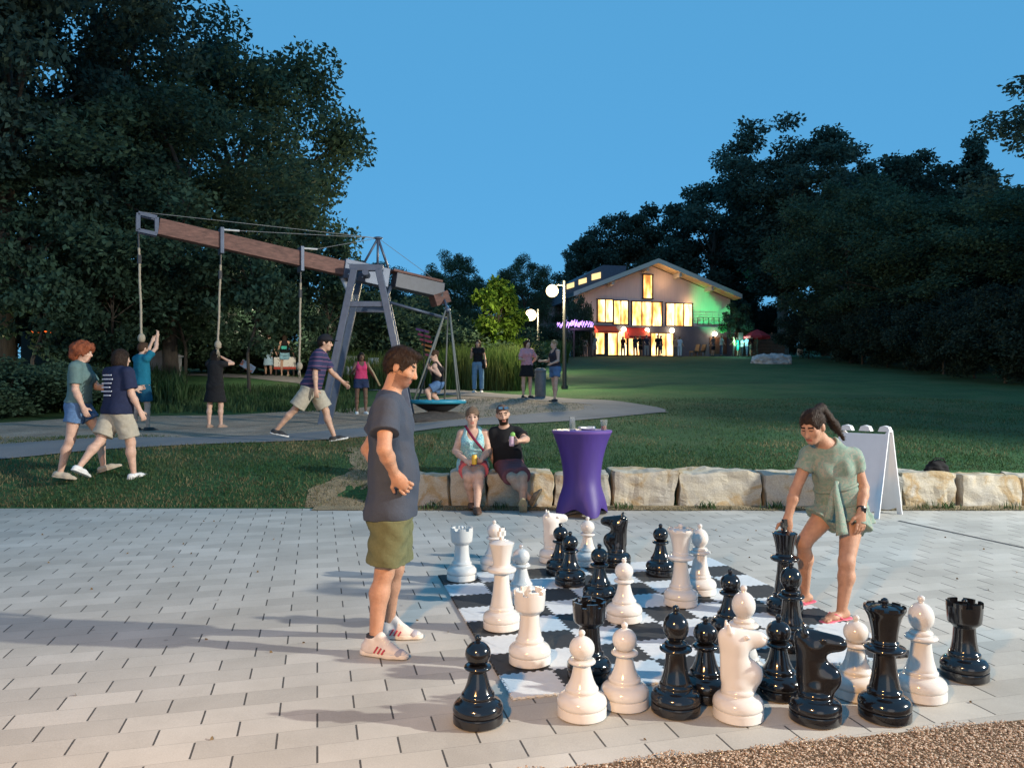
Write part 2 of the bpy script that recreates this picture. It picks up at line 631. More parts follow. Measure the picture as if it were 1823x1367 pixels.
def groundmat(name, stops, scale=1.2, fine=40.0, bump=0.4, rough=0.9, bs=60.0, fineamt=0.5):
    m, nt, b = newmat(name)
    L = nt.links
    tc = N(nt, 'ShaderNodeTexCoord')
    n1 = N(nt, 'ShaderNodeTexNoise', Scale=scale, Detail=7.0, Roughness=0.65)
    n2 = N(nt, 'ShaderNodeTexNoise', Scale=fine, Detail=4.0, Roughness=0.7)
    L.new(tc.outputs['Object'], n1.inputs['Vector']); L.new(tc.outputs['Object'], n2.inputs['Vector'])
    r = ramp(nt, n1.outputs['Fac'], stops)
    hs = N(nt, 'ShaderNodeHueSaturation')
    mr = N(nt, 'ShaderNodeMapRange')
    mr.inputs['From Min'].default_value = 0.25; mr.inputs['From Max'].default_value = 0.75
    mr.inputs['To Min'].default_value = 1 - fineamt; mr.inputs['To Max'].default_value = 1 + fineamt
    L.new(n2.outputs['Fac'], mr.inputs['Value']); L.new(mr.outputs[0], hs.inputs['Value'])
    L.new(r.outputs[0], hs.inputs['Color']); L.new(hs.outputs[0], b.inputs['Base Color'])
    b.inputs['Roughness'].default_value = rough
    b.inputs['Specular IOR Level'].default_value = 0.2
    n3 = N(nt, 'ShaderNodeTexNoise', Scale=bs, Detail=5.0)
    L.new(tc.outputs['Object'], n3.inputs['Vector'])
    bp = N(nt, 'ShaderNodeBump', Strength=bump, Distance=0.04)
    L.new(n3.outputs['Fac'], bp.inputs['Height']); L.new(bp.outputs[0], b.inputs['Normal'])
    return m

M_LAWN = groundmat('lawn', [(0.32, (0.020, 0.058, 0.024)), (0.5, (0.030, 0.086, 0.032)), (0.66, (0.056, 0.090, 0.040))], 0.55, 22.0, 0.9, bs=35.0)
M_ASPH = groundmat('asphalt', [(0.3, (0.15, 0.15, 0.16)), (0.7, (0.205, 0.20, 0.205))], 1.0, 90.0, 0.25, fineamt=0.25)
M_MULCH = groundmat('mulch', [(0.3, (0.19, 0.155, 0.125)), (0.7, (0.35, 0.295, 0.245))], 1.4, 35.0, 0.9, bs=45.0, fineamt=0.6)
M_GRIT = groundmat('grit', [(0.35, (0.20, 0.16, 0.10)), (0.65, (0.32, 0.26, 0.17))], 4.0, 60.0, 0.9, bs=90.0, fineamt=0.6)

ys = np.concatenate([[9.28, 9.5, 9.7, 9.8, 9.9], np.arange(10.1, 14, .2), np.arange(14, 32, .5), np.arange(32, 72, 1.5), np.arange(75, 130, 5), [160, 220, 300, 400]])
xs = np.concatenate([[-250, -160, -100, -70, -50, -40, -32], np.arange(-26, -10, 1.0), np.arange(-10, 10, .25), np.arange(10, 30, 1.0), [32, 40, 50, 70, 100, 160, 250]])
GX, GY = np.meshgrid(xs, ys)
GZ = terrain(GX, GY)
nx = len(xs)
v = np.stack([GX.ravel(), GY.ravel(), GZ.ravel()], 1)
f = [(j * nx + i, j * nx + i + 1, (j + 1) * nx + i + 1, (j + 1) * nx + i) for j in range(len(ys) - 1) for i in range(nx - 1)]
structure(mesh_obj('lawn', v, f, M_LAWN, smooth=True))

def sheet(name, poly, m, off=0.02, step=0.5):
    """a sheet laid on the terrain, following it"""
    bm = bmesh.new()
    vs = [bm.verts.new((x, y, 0)) for x, y in poly]
    fc = bm.faces.new(vs)
    bmesh.ops.triangulate(bm, faces=[fc])
    xs_ = [p[0] for p in poly]; ys_ = [p[1] for p in poly]
    for a, lo, hi in ((0, min(xs_), max(xs_)), (1, min(ys_), max(ys_))):
        q = math.ceil(lo / step) * step
        while q < hi:
            co = [0, 0, 0]; co[a] = q
            no = [0, 0, 0]; no[a] = 1
            bmesh.ops.bisect_plane(bm, geom=bm.verts[:] + bm.edges[:] + bm.faces[:], plane_co=co, plane_no=no)
            q += step
    for x in bm.verts:
        x.co.z = tz(x.co.x, x.co.y) + off
    bmesh.ops.recalc_face_normals(bm, faces=bm.faces)
    me = bpy.data.meshes.new(name)
    bm.to_mesh(me); bm.free()
    if sum(p.normal.z for p in me.polygons) < 0:
        me.flip_normals()
    me.materials.append(m)
    me.shade_smooth()
    return structure(link(bpy.data.objects.new(name, me)))

def catmull(pts, n=8):
    p = [np.array(q, float) for q in pts]
    p = [2 * p[0] - p[1]] + p + [2 * p[-1] - p[-2]]
    o = []
    for i in range(1, len(p) - 2):
        for t in np.linspace(0, 1, n, endpoint=False):
            a, b, c, d = p[i - 1:i + 3]
            o.append(0.5 * (2 * b + (c - a) * t + (2 * a - 5 * b + 4 * c - d) * t * t + (3 * b - a - 3 * c + d) * t ** 3))
    o.append(p[-2])
    return o

def ribbon(name, pts, w, m, off):
    c = catmull(pts)
    v = []; f = []
    K = 5
    for i, p in enumerate(c):
        d = c[min(i + 1, len(c) - 1)] - c[max(i - 1, 0)]
        s = nrm(vec(-d[1], d[0]))
        for k in range(K):
            q = p + s * w * (k / (K - 1) - 0.5)
            v.append((q[0], q[1], tz(*q) + off))
    for i in range(len(c) - 1):
        for k in range(K - 1):
            f.append((i * K + k, (i + 1) * K + k, (i + 1) * K + k + 1, i * K + k + 1))
    o = structure(mesh_obj(name, v, f, m, smooth=True))
    if sum(p.normal.z for p in o.data.polygons) < 0:
        o.data.flip_normals()
    return o

PATH_A = [(-14, 9.9), (-11, 10.5), (-7.6, 11.45), (-5.5, 12.4), (-3.5, 13.55), (-1.6, 15.0), (0.4, 16.2), (1.9, 17.0), (2.9, 18.2), (2.5, 20.2), (0.8, 22.0), (-2, 24.4), (-5.5, 26.5), (-9, 29.5), (-13, 31.0), (-18, 31.5)]
sheet('playground_mulch', [(-16, 12.0), (-11, 11.3), (-8, 12.0), (-3.6, 14.3), (-1.6, 15.8), (1.6, 17.6), (2.2, 18.6), (1.9, 19.9), (0.4, 21.4), (-1.6, 23.0), (-3, 22.4), (-5.5, 20.8), (-8.5, 19.8), (-11.5, 17.2), (-16, 16.0)], M_MULCH, 0.011)
ribbon('asphalt_path', PATH_A, 1.5, M_ASPH, 0.016)
sheet('path_junction', [(1.0, 16.2), (2.4, 16.7), (3.6, 17.5), (3.3, 18.3), (2.9, 19.6), (1.8, 19.2), (1.7, 18.0)], M_ASPH, 0.021)
# mound of mulch under the net swing
# gravel strip in front of the stone wall and worn patch at the wall's left end
v = []; f = []
for i, x in enumerate(np.arange(-2.4, 14.1, 0.25)):
    w = 0.10 + 0.07 * mnoise.noise(Vector((x * 1.7, 0, 3)))
    v += [(x, EDGE - w - 0.05, plaza_z(EDGE) + 0.004), (x, EDGE - 0.02, plaza_z(EDGE) + 0.018), (x, EDGE + 0.05, plaza_z(EDGE) + 0.03)]
    if i:
        k = 3 * i
        f += [(k - 3, k, k + 1, k - 2), (k - 2, k + 1, k + 2, k - 1)]
structure(mesh_obj('wall_foot_grit', v, f, M_GRIT, smooth=True))
wp = catmull([(-2.5, 9.30), (-1.9, 9.30), (-1.3, 9.30), (-1.25, 9.8), (-1.6, 10.3), (-1.8, 10.9), (-2.1, 11.5), (-2.5, 11.7), (-2.35, 10.9), (-2.2, 10.2), (-2.6, 9.7)], 7)
wp = [(p[0] + .13 * mnoise.noise(Vector((p[0] * 6, p[1] * 6, 2))) + .06 * mnoise.noise(Vector((p[0] * 17, p[1] * 17, 5))), p[1] + (.10 * mnoise.noise(Vector((p[0] * 6, p[1] * 6, 8))) if p[1] > 9.4 else 0)) for p in wp]
sheet('worn_grit_patch', wp, M_GRIT, 0.006, 0.2)
# dark expansion joint in the plaza at the right
a = on_plaza(1600, 927); b = on_plaza(1860, 983)
d = nrm(b - a); s = vec(-d[1], d[0], 0) * 0.016
structure(mesh_obj('plaza_expansion_joint', [a + s + vec(0, 0, .004), a - s + vec(0, 0, .004), b - s + vec(0, 0, .004), b + s + vec(0, 0, .004)], [(0, 1, 2, 3)], mat('joint_dark', (0.06, 0.06, 0.065), 0.9)))

# gravel border at the lower right: sheet and loose pebbles
gd = nrm(vec(2.275, 0.455)); g0 = vec(0.135, 3.145)
gn = vec(gd[1], -gd[0])
q = [g0 - gd * 6, g0 + gd * 9, g0 + gd * 9 + gn * 3, g0 - gd * 6 + gn * 3]
structure(mesh_obj('gravel_border', [(x, y, plaza_z(y) + 0.004) for x, y in q], [(3, 2, 1, 0)] if (gd[0] * gn[1] - gd[1] * gn[0]) < 0 else [(0, 1, 2, 3)], groundmat('gravel_bed', [(0.3, (0.13, 0.09, 0.06)), (0.7, (0.22, 0.16, 0.11))], 30, 120, 0.8, bs=200)))

def pebbles():
    n = 27000
    t = RNG.uniform(-0.6, 3.6, n); w = RNG.uniform(-0.015, 0.62, n) + 0.02 * np.sin(t * 9) + 0.012 * np.sin(t * 31)
    c = g0[None, :2] + gd[None] * t[:, None] + gn[None] * w[:, None]
    r = RNG.uniform(0.0024, 0.0062, n) * (1 + 0.5 * (RNG.random(n) < 0.1))
    o = np.array([(1, 0, 0), (0, 1, 0), (-1, 0, 0), (0, -1, 0), (0, 0, .75), (.7, .7, .45), (-.7, .7, .45), (-.7, -.7, .45), (.7, -.7, .45)])
    F = np.array([(0, 5, 8), (0, 1, 5), (1, 6, 5), (1, 2, 6), (2, 7, 6), (2, 3, 7), (3, 8, 7), (3, 0, 8), (4, 8, 5), (4, 5, 6), (4, 6, 7), (4, 7, 8)])
    th = RNG.uniform(0, 2 * PI, n); asp = RNG.uniform(0.55, 1.0, n)
    ox = o[None, :, 0] * r[:, None] * RNG.uniform(.85, 1.15, (n, 9)); oy = o[None, :, 1] * (r * asp)[:, None] * RNG.uniform(.85, 1.15, (n, 9)); oz = o[None, :, 2] * r[:, None]
    x = c[:, 0:1] + ox * np.cos(th)[:, None] - oy * np.sin(th)[:, None]
    y = c[:, 1:2] + ox * np.sin(th)[:, None] + oy * np.cos(th)[:, None]
    z = plaza_z(y) + 0.004 + oz + RNG.uniform(-0.001, 0.006, n)[:, None]
    V = np.stack([x, y, z], -1).reshape(-1, 3)
    FF = (F[None] + 9 * np.arange(n)[:, None, None]).reshape(-1, 3)
    m, nt, b = newmat('pebble')
    gi = N(nt, 'ShaderNodeNewGeometry')
    r_ = ramp(nt, gi.outputs['Random Per Island'], [(0.0, (0.12, 0.085, 0.065)), (0.2, (0.33, 0.24, 0.175)), (0.4, (0.46, 0.37, 0.29)), (0.6, (0.22, 0.155, 0.115)), (0.8, (0.55, 0.47, 0.39)), (1.0, (0.36, 0.28, 0.21))])
    nt.links.new(r_.outputs[0], b.inputs['Base Color'])
    b.inputs['Roughness'].default_value = 0.75
    me = fast_mesh('gravel', V, FF, m)
    structure(link(bpy.data.objects.new('gravel', me)), 'stuff')
pebbles()

# ------------------------------------------------------------------ grass
def blade_mesh(name, pos, h, w, m, lean=0.5):
    n = len(pos)
    th = RNG.uniform(0, 2 * PI, n); ph = RNG.uniform(0, 2 * PI, n)
    ln = RNG.uniform(0, lean, n) * h
    sx = np.cos(th) * w / 2; sy = np.sin(th) * w / 2
    lx = np.cos(ph) * ln; ly = np.sin(ph) * ln
    z = np.zeros(n)
    a = pos + np.stack([-sx, -sy, z - .005], 1); b = pos + np.stack([sx, sy, z - .005], 1)
    c = pos + np.stack([sx * .7 + lx * .35, sy * .7 + ly * .35, h * .6], 1); d = pos + np.stack([-sx * .7 + lx * .35, -sy * .7 + ly * .35, h * .6], 1)
    e = pos + np.stack([lx, ly, h], 1)
    V = np.stack([a, b, c, d, e], 1).reshape(-1, 3)
    i = 5 * np.arange(n)[:, None]
    F = np.concatenate([np.stack([i[:, 0], i[:, 0] + 1, i[:, 0] + 2], 1), np.stack([i[:, 0], i[:, 0] + 2, i[:, 0] + 3], 1), np.stack([i[:, 0] + 3, i[:, 0] + 2, i[:, 0] + 4], 1)])
    me = fast_mesh(name, V, F, m)
    return structure(link(bpy.data.objects.new(name, me)), 'stuff')

def pathdist(x, y):
    c = np.array(catmull(PATH_A, 6))
    return np.sqrt(((x[:, None] - c[None, :, 0]) ** 2 + (y[:, None] - c[None, :, 1]) ** 2).min(1))

def fbm2(x, y, s):
    return np.array([mnoise.noise(Vector((a * s, b * s, 1.3))) + .5 * mnoise.noise(Vector((a * s * 2.3, b * s * 2.3, 7))) for a, b in zip(x, y)])

M_GRASS = leafmat('grass_blade', (0.027, 0.068, 0.024), (0.056, 0.088, 0.038), 0.25, 1.3)
M_DRY = leafmat('dry_grass', (0.11, 0.098, 0.055), (0.18, 0.155, 0.085), 0.25, 1.3)
def scatter(x0, x1, y0, y1, n):
    return RNG.uniform(x0, x1, n), y0 + (y1 - y0) * RNG.random(n) ** (1.3 if y1 < 14 else 2.0)
x, y = scatter(-9.5, -1.2, 9.30, 13.2, 52000)
k = (pathdist(x, y) > 0.78) & ~((x > -2.4) & (y < 11.4) & (RNG.random(len(x)) < 0.45))
x, y = x[k], y[k]
pt = fbm2(x, y, 0.9)
dry = (pt + RNG.normal(0, .30, len(x))) > 0.10
keep = RNG.random(len(x)) < np.clip(0.85 - pt * .5, .25, 1)
for nm, sel, mm in (('grass', ~dry & keep, M_GRASS), ('dry_grass', dry & keep, M_DRY)):
    p = np.stack([x[sel], y[sel], terrain(x[sel], y[sel])], 1)
    p[:, 2] -= .004
    blade_mesh(nm, p, RNG.uniform(.018, .062, len(p)), .009, mm, 1.1)
x, y = scatter(-1.3, 13, 9.82, 22, 100000)
k = pathdist(x, y) > 0.8
x, y = x[k], y[k]
pt = fbm2(x, y, 0.7)
keep = RNG.random(len(x)) < np.clip(0.75 - pt * .7, .15, 1)
p = np.stack([x[keep], y[keep], terrain(x[keep], y[keep])], 1)
hh = RNG.uniform(.016, .045, len(p)) * np.clip((p[:, 1] - 9.6) * 1.5, .35, 1)
dry = (fbm2(p[:, 0] * .6, p[:, 1], 0.8) + RNG.normal(0, .3, len(p))) > .48
blade_mesh('lawn_grass', p[~dry], hh[~dry], .010, M_GRASS, 1.1)
blade_mesh('dry_grass', p[dry], hh[dry], .010, M_DRY, 1.3)
# weeds at the foot of the wall
pw = []
for px in (765, 775, 890, 1100, 1112, 1255, 1262, 1374, 1380, 1640, 1680, 1690, 1790, 720):
    for _ in range(22):
        pw.append((X_at(px, 9.22) + random.gauss(0, .06), 9.22 + random.uniform(-.07, .04), plaza_z(9.2) + .01))
for _ in range(2600):
    pw.append((random.uniform(-1.6, 8), 9.20 + random.uniform(-.10, .07), plaza_z(9.2) + .008))
pw = np.array(pw)
hh = np.where(np.arange(len(pw)) < 14 * 22, RNG.uniform(.04, .12, len(pw)), RNG.uniform(.012, .035, len(pw)))
blade_mesh('weeds', pw[:308], hh[:308], .014, M_GRASS, 0.9)
blade_mesh('dead_grass', pw[308:], hh[308:], .008, M_DRY, 1.6)
# leaf litter blown on the plaza
nl = 70
p = np.stack([RNG.uniform(-5, 4.5, nl), RNG.uniform(3.2, 9.1, nl), np.zeros(nl)], 1); p[:, 2] = plaza_z(p[:, 1]) + .006
blade_mesh('leaf_litter', p, RNG.uniform(.004, .012, nl), .018, mat('litter', (0.12, 0.085, 0.045), 0.9), 2.5)

# ------------------------------------------------------------------ granite block wall
def stone_mat():
    m, nt, b = newmat('granite')
    L = nt.links
    tc = N(nt, 'ShaderNodeTexCoord'); oi = N(nt, 'ShaderNodeObjectInfo')
    ad = N(nt, 'ShaderNodeVectorMath', operation='ADD')
    sc_ = N(nt, 'ShaderNodeVectorMath', operation='SCALE'); sc_.inputs['Scale'].default_value = 40
    cx = N(nt, 'ShaderNodeCombineXYZ'); L.new(oi.outputs['Random'], cx.inputs[0]); L.new(cx.outputs[0], sc_.inputs[0])
    L.new(tc.outputs['Object'], ad.inputs[0]); L.new(sc_.outputs[0], ad.inputs[1])
    n1 = N(nt, 'ShaderNodeTexNoise', Scale=2.2, Detail=6.0, Roughness=0.6, Distortion=0.8)
    n2 = N(nt, 'ShaderNodeTexNoise', Scale=70.0, Detail=3.0)
    n3 = N(nt, 'ShaderNodeTexNoise', Scale=9.0, Detail=8.0, Roughness=0.7)
    for q in (n1, n2, n3):
        L.new(ad.outputs[0], q.inputs['Vector'])
    r = ramp(nt, n1.outputs['Fac'], [(0.32, (0.33, 0.315, 0.285)), (0.52, (0.40, 0.36, 0.285)), (0.60, (0.33, 0.235, 0.12)), (0.70, (0.41, 0.38, 0.33))])
    hs = N(nt, 'ShaderNodeHueSaturation')
    mr = N(nt, 'ShaderNodeMapRange'); mr.inputs['To Min'].default_value = 0.6; mr.inputs['To Max'].default_value = 1.35
    L.new(n2.outputs['Fac'], mr.inputs['Value']); L.new(mr.outputs[0], hs.inputs['Value']); L.new(r.outputs[0], hs.inputs['Color'])
    L.new(hs.outputs[0], b.inputs['Base Color']); b.inputs['Roughness'].default_value = 0.85
    bp = N(nt, 'ShaderNodeBump', Strength=0.6, Distance=0.02)
    L.new(n3.outputs['Fac'], bp.inputs['Height']); L.new(bp.outputs[0], b.inputs['Normal'])
    return m
M_STONE = stone_mat()

def rough_block(name, x0, x1, y0, y1, z0, z1, seed, label, amp=0.042, e=26.0):
    bm = bmesh.new()
    bmesh.ops.create_cube(bm, size=1)
    bmesh.ops.subdivide_edges(bm, edges=bm.edges[:], cuts=11, use_grid_fill=True)
    L = (x1 - x0, y1 - y0, z1 - z0)
    for q in bm.verts:
        c = q.co * 2
        # superellipsoid rounding
        s = (abs(c.x) ** e + abs(c.y) ** e + abs(c.z) ** e) ** (1 / e)
        c = c / s
        p = Vector((c.x * L[0] / 2, c.y * L[1] / 2, c.z * L[2] / 2))
        nv = Vector((p.x * 2.2 + seed * 7.1, p.y * 2.2, p.z * 2.6))
        d = Vector((mnoise.noise(nv), mnoise.noise(nv + Vector((9, 0, 0))), mnoise.noise(nv + Vector((0, 9, 0))))) * amp
        nv = nv * 3.3
        d += Vector((mnoise.noise(nv), mnoise.noise(nv + Vector((9, 0, 0))), mnoise.noise(nv + Vector((0, 9, 0))))) * amp * .55
        q.co = p + d
    me = bpy.data.meshes.new(name)
    bm.to_mesh(me); bm.free()
    me.materials.append(M_STONE)
    o = bpy.data.objects.new(name, me)
    o.location = ((x0 + x1) / 2, (y0 + y1) / 2, (z0 + z1) / 2)
    link(o)
    if label:
        tag(o, label, 'stone block', 'granite blocks of the low wall')
    return o

WL = [(700, 798, .52, 'granite end block of the low wall, directly behind the standing man'),
      (803, 866, .55, 'granite wall block that the seated woman sits on'),
      (869, 984, .54, 'granite wall block that the seated man in black sits on'),
      (988, 1086, .53, 'granite wall block hidden for the most part behind the purple table'),
      (1091, 1205, .555, 'pale granite wall block just right of the purple table'),
      (1210, 1360, .54, 'widest granite wall block, rust stained, left of the bending woman'),
      (1364, 1462, .525, 'granite wall block behind the bending woman and her reaching arm'),
      (1466, 1606, .53, 'granite wall block behind the white folding sign'),
      (1610, 1708, .53, 'granite wall block with the black bag on top'),
      (1712, 1818, .51, 'granite wall block right of the one with the black bag'),
      (1822, 1960, .50, 'granite wall block cut off by the right edge of the picture')]
for i, (a, b, zt, lb) in enumerate(WL):
    j = random.uniform(-.02, .02)
    rough_block('stone_block', X_at(a, 9.32), X_at(b, 9.32), 9.32 + j, 9.84 + j, .06, zt + .02, i, lb)
# ------------------------------------------------------------------ foam chess board
M_TW = mat('foam_white', (0.56, 0.60, 0.64), 0.75, 0.05, 25, 0.25, 220)
M_TB = mat('foam_black', (0.030, 0.031, 0.034), 0.7, 0.15, 25, 0.25, 220)
B0 = on_plaza(912, 1247)
TS = 0.302
def tooth_line(n=13, d=0.0075):
    """offsets along one tile edge: (t, o) pairs, alternating dovetail teeth"""
    o = [(0.0, 0.0)]
    for i in range(n):
        a = (i + .5) / n
        w = .5 / n
        sgn = 1 if i % 2 else -1
        o += [(a - w * .70, 0), (a - w * .90, d * sgn), (a + w * .90, d * sgn), (a + w * .70, 0)]
    o.append((1.0, 0.0))
    return o
TL = tooth_line()
mat_root = thing('chess_mat', 'square mat of interlocking black and white foam tiles on the pavers', 'chess board', (B0[0], B0[1], B0[2]), ANG)
mat_root.rotation_euler = (math.atan(0.025 * math.cos(ANG)), -math.atan(0.025 * math.sin(ANG)), ANG)
for r in range(8):
    for c in range(8):
        pts = []
        for (t, o) in TL[:-1]:
            pts.append(((c + t), r + o / TS))
        for (t, o) in TL[:-1]:
            pts.append((c + 1 - o / TS, r + t))
        for (t, o) in TL[::-1][:-1]:
            pts.append((c + t, r + 1 + o / TS))
        for (t, o) in TL[::-1][:-1]:
            pts.append((c - o / TS, r + t))
        pts = [(min(max(x, 0), 8) * TS, min(max(y, 0), 8) * TS, 0.002) for x, y in pts]
        mb = MB(); mb.prism(pts, (0, 0, 0.012))
        mb.build('mat_tile', M_TW if (r + c) % 2 == 0 else M_TB, mat_root, fix=True)

# ------------------------------------------------------------------ chess pieces
M_PW = mat('piece_white', (0.60, 0.585, 0.57), 0.16, 0.03, 6, 0.03, 3, coat=0.3)
M_PB = mat('piece_black', (0.008, 0.008, 0.010), 0.13, 0.2, 6, 0.03, 3, coat=0.4)
RB = 0.118
def prof(pts, h):
    """smooth the profile with a spline"""
    o = catmull([(r * RB, z * h) for r, z in pts], 4)
    return [(max(0.0005, p[0]), p[1]) for p in o]
def ball(cz, rr, rz, n=9, lo=-.5 * PI, hi=.5 * PI):
    return [(rr * math.cos(t), cz + rz * math.sin(t)) for t in np.linspace(lo, hi, n)]
BASE = [(.94, 0), (1.0, .006), (1.0, .040), (.985, .046), (.95, .048)]       # z in metres
LOW = [(.95, .048), (1.0, .056), (1.01, .068), (.97, .086), (.86, .101), (.72, .110), (.66, .118), (.675, .126), (.66, .135), (.60, .142)]
def piece_shapes(kind):
    base = [(r * RB, z) for r, z in BASE]
    low = [(r * RB, z) for r, z in catmull(LOW, 3)]
    S = lambda pts: [(max(.0005, r * RB), z) for r, z in catmull(pts, 4)]
    if kind == 'pawn':
        b = low + S([(.58, .146), (.47, .175), (.38, .215), (.335, .240)]) + S([(.34, .246), (.50, .249), (.565, .258), (.50, .268), (.34, .271)]) + \
            [(r, z) for r, z in ball(.320, .061, .058, 14, -1.05, 1.42)]
        fin = [(.010, .372), (.013, .378)] + ball(.392, .0165, .0165, 8, -.8, 1.55)
        return base, b, fin
    if kind == 'bishop':
        b = low + S([(.60, .150), (.50, .19), (.43, .245), (.405, .285)]) + S([(.42, .290), (.62, .295), (.66, .304), (.60, .313), (.44, .317)]) + \
            S([(.45, .32), (.47, .328), (.42, .336)]) + [(r, z) for r, z in ball(.405, .0615, .073, 16, -1.05, 1.42)]
        fin = [(.010, .472), (.014, .478)] + ball(.495, .018, .018, 8, -.8, 1.55)
        return base, b, fin
    if kind == 'rook':
        b = low + S([(.57, .15), (.50, .20), (.46, .265), (.48, .275), (.60, .288), (.68, .297)]) + S([(.70, .30), (.735, .34), (.76, .385)]) + \
            [(.70 * RB, .386), (.64 * RB, .386), (.60 * RB, .352), (.20 * RB, .348)]
        fin = [(.012, .349), (.013, .385), (.011, .392)] + ball(.408, .015, .015, 8, -.8, 1.55)
        return base, b, fin
    if kind == 'queen':
        b = low + S([(.58, .15), (.48, .21), (.42, .27), (.395, .305)]) + S([(.42, .312), (.70, .318), (.79, .328), (.76, .338), (.55, .346), (.50, .352), (.53, .360), (.48, .368)]) + \
            S([(.47, .372), (.52, .42), (.63, .475), (.79, .512)]) + [(.80 * RB, .518), (.72 * RB, .524), (.62 * RB, .516), (.40 * RB, .528), (.16 * RB, .532)]
        fin = [(.012, .531), (.013, .537)] + ball(.551, .018, .017, 8, -.8, 1.55)
        return base, b, fin
    b = low + S([(.60, .15), (.50, .22), (.43, .29), (.40, .345)]) + S([(.42, .352), (.72, .358), (.80, .370), (.76, .382), (.55, .392), (.50, .400)]) + \
        S([(.47, .405), (.50, .44), (.58, .49), (.685, .535)]) + [(.70 * RB, .541), (.60 * RB, .547), (.36 * RB, .556), (.14 * RB, .562)]
    return base, b, None

def cross_finial(z0):
    mb = MB()
    mb.tube([(0, 0, z0 - .004), (0, 0, z0 + .008)], [.012, .010], 10)
    for pts in ([(-.011, z0 + .006), (.011, z0 + .006), (.021, z0 + .078), (-.021, z0 + .078)], [(-.033, z0 + .024), (.033, z0 + .024), (.033, z0 + .058), (-.033, z0 + .058)]):
        y = .010 if len(mb.v) < 30 else .0085
        mb.prism([(x, -y, z) for x, z in pts], (0, 2 * y, 0))
    return mb

def knight_prims():
    ax = (0, 1, 0)
    return [cone((.0, 0, .135), (-.012, 0, .30), .080, .062, .02, ax, .78), cone((.0, 0, .11), (0, 0, .15), .075, .060, .02),
            ell((.060, 0, .205), (.056, .050, .064), k=.03),
            cone((-.058, 0, .19), (-.062, 0, .385), .022, .026, .02, ax, .7),
            cone((-.030, 0, .372), (.092, 0, .372), .055, .036, .03, ax, .72), cone((.06, 0, .35), (.112, 0, .365), .026, .026, .02, ax, .9),
            ell((-.005, 0, .345), (.05, .045, .05), k=.03),
            cone((-.045, .026, .41), (-.052, .028, .45), .015, .005, .012), cone((-.045, -.026, .41), (-.052, -.028, .45), .015, .005, .012),
            ell((.035, .040, .388), (.012, .008, .010), k=.008), ell((.035, -.040, .388), (.012, .008, .010), k=.008),
            ell((.118, .020, .380), (.006, .006, .005), k=.004, op='s'), ell((.118, -.020, .380), (.006, .006, .005), k=.004, op='s'),
            cone((.075, -.04, .353), (.125, -.04, .350), .004, .004, .004, op='s'), cone((.075, .04, .353), (.125, .04, .350), .004, .004, .004, op='s')]

_PC = {}
def piece_meshes(kind, white):
    key = (kind, white)
    if key in _PC:
        return _PC[key]
    m = M_PW if white else M_PB
    parts = []
    def fromlathe(name, p, n=40):
        mb = MB(); mb.lathe(p, n)
        o = mb.build(name, m, None, smooth='auto')
        parts.append((name, o.data)); bpy.data.objects.remove(o)
    if kind == 'knight':
        fromlathe('base', [(r * RB, z) for r, z in BASE])
        fromlathe('pedestal', [(r * RB, z) for r, z in catmull(LOW, 3)] + [(.45 * RB, .146)])
        V, Q = sdf_mesh(knight_prims(), .005)
        parts.append(('horse_head', fast_mesh('horse_head', V, Q, m, smooth=True)))
    else:
        base, body, fin = piece_shapes(kind)
        fromlathe('base', base); fromlathe('body', body)
        if kind == 'rook':
            mb = MB()
            v = []; f = []; ns_ = 36
            for i in range(ns_):                      # one crenellated ring
                a0 = 2 * PI * i / ns_
                v += [(.76 * RB * math.cos(a0), .76 * RB * math.sin(a0), .384), (.64 * RB * math.cos(a0), .64 * RB * math.sin(a0), .384)]
            for i in range(ns_):
                hh_ = .024 if i % 6 < 4 else .003
                j = (i + 1) % ns_; n0 = len(v)
                for a_ in (i, j):
                    t = 2 * PI * a_ / ns_
                    v += [(.76 * RB * math.cos(t), .76 * RB * math.sin(t), .384 + hh_), (.64 * RB * math.cos(t), .64 * RB * math.sin(t), .384 + hh_)]
                f += [(2 * i, 2 * j, n0 + 2, n0), (2 * j + 1, 2 * i + 1, n0 + 1, n0 + 3), (n0, n0 + 2, n0 + 3, n0 + 1), (2 * i + 1, 2 * i, n0, n0 + 1), (2 * j, 2 * j + 1, n0 + 3, n0 + 2)]
            mb.add(v, f)
            o = mb.build('battlement', m, None); parts.append(('battlement', o.data)); bpy.data.objects.remove(o)
        if kind == 'queen':
            mb = MB()
            for i in range(9):
                a0 = 2 * PI * i / 9; a1 = a0 + 2 * PI / 9 * .66
                mb.prism([(.79 * RB * math.cos(t), .79 * RB * math.sin(t), .514) for t in np.linspace(a0, a1, 4)] + [(.70 * RB * math.cos(t), .70 * RB * math.sin(t), .514) for t in np.linspace(a1, a0, 4)], (0, 0, .016))
            o = mb.build('coronet', m, None); parts.append(('coronet', o.data)); bpy.data.objects.remove(o)
        if kind == 'king':
            o = cross_finial(.558).build('cross', m, None, bevel=.002); parts.append(('cross', o.data)); bpy.data.objects.remove(o)
        elif fin:
            fromlathe('finial', fin, 20)
    _PC[key] = parts
    return parts

def piece(kind, white, px, py, label, rz=0.0, dz=0.0):
    p = on_plaza(px, py)
    # standing on the mat or on the pavers
    q = p[:2] - B0[:2]
    u, v_ = q @ U2, q @ V2
    on = -.06 < u < 8 * TS + .06 and -.06 < v_ < 8 * TS + .06
    nm = 'chess_' + kind
    t = thing(nm, label, 'chess piece', (p[0], p[1], p[2] + (.0145 if on else 0.0) + dz), rz, ('white ' if white else 'black ') + kind + ' pieces' if kind in ('pawn', 'bishop', 'knight', 'rook') else None)
    for n, me in piece_meshes(kind, white):
        o = bpy.data.objects.new(n, me)
        link(o, t)
    return t

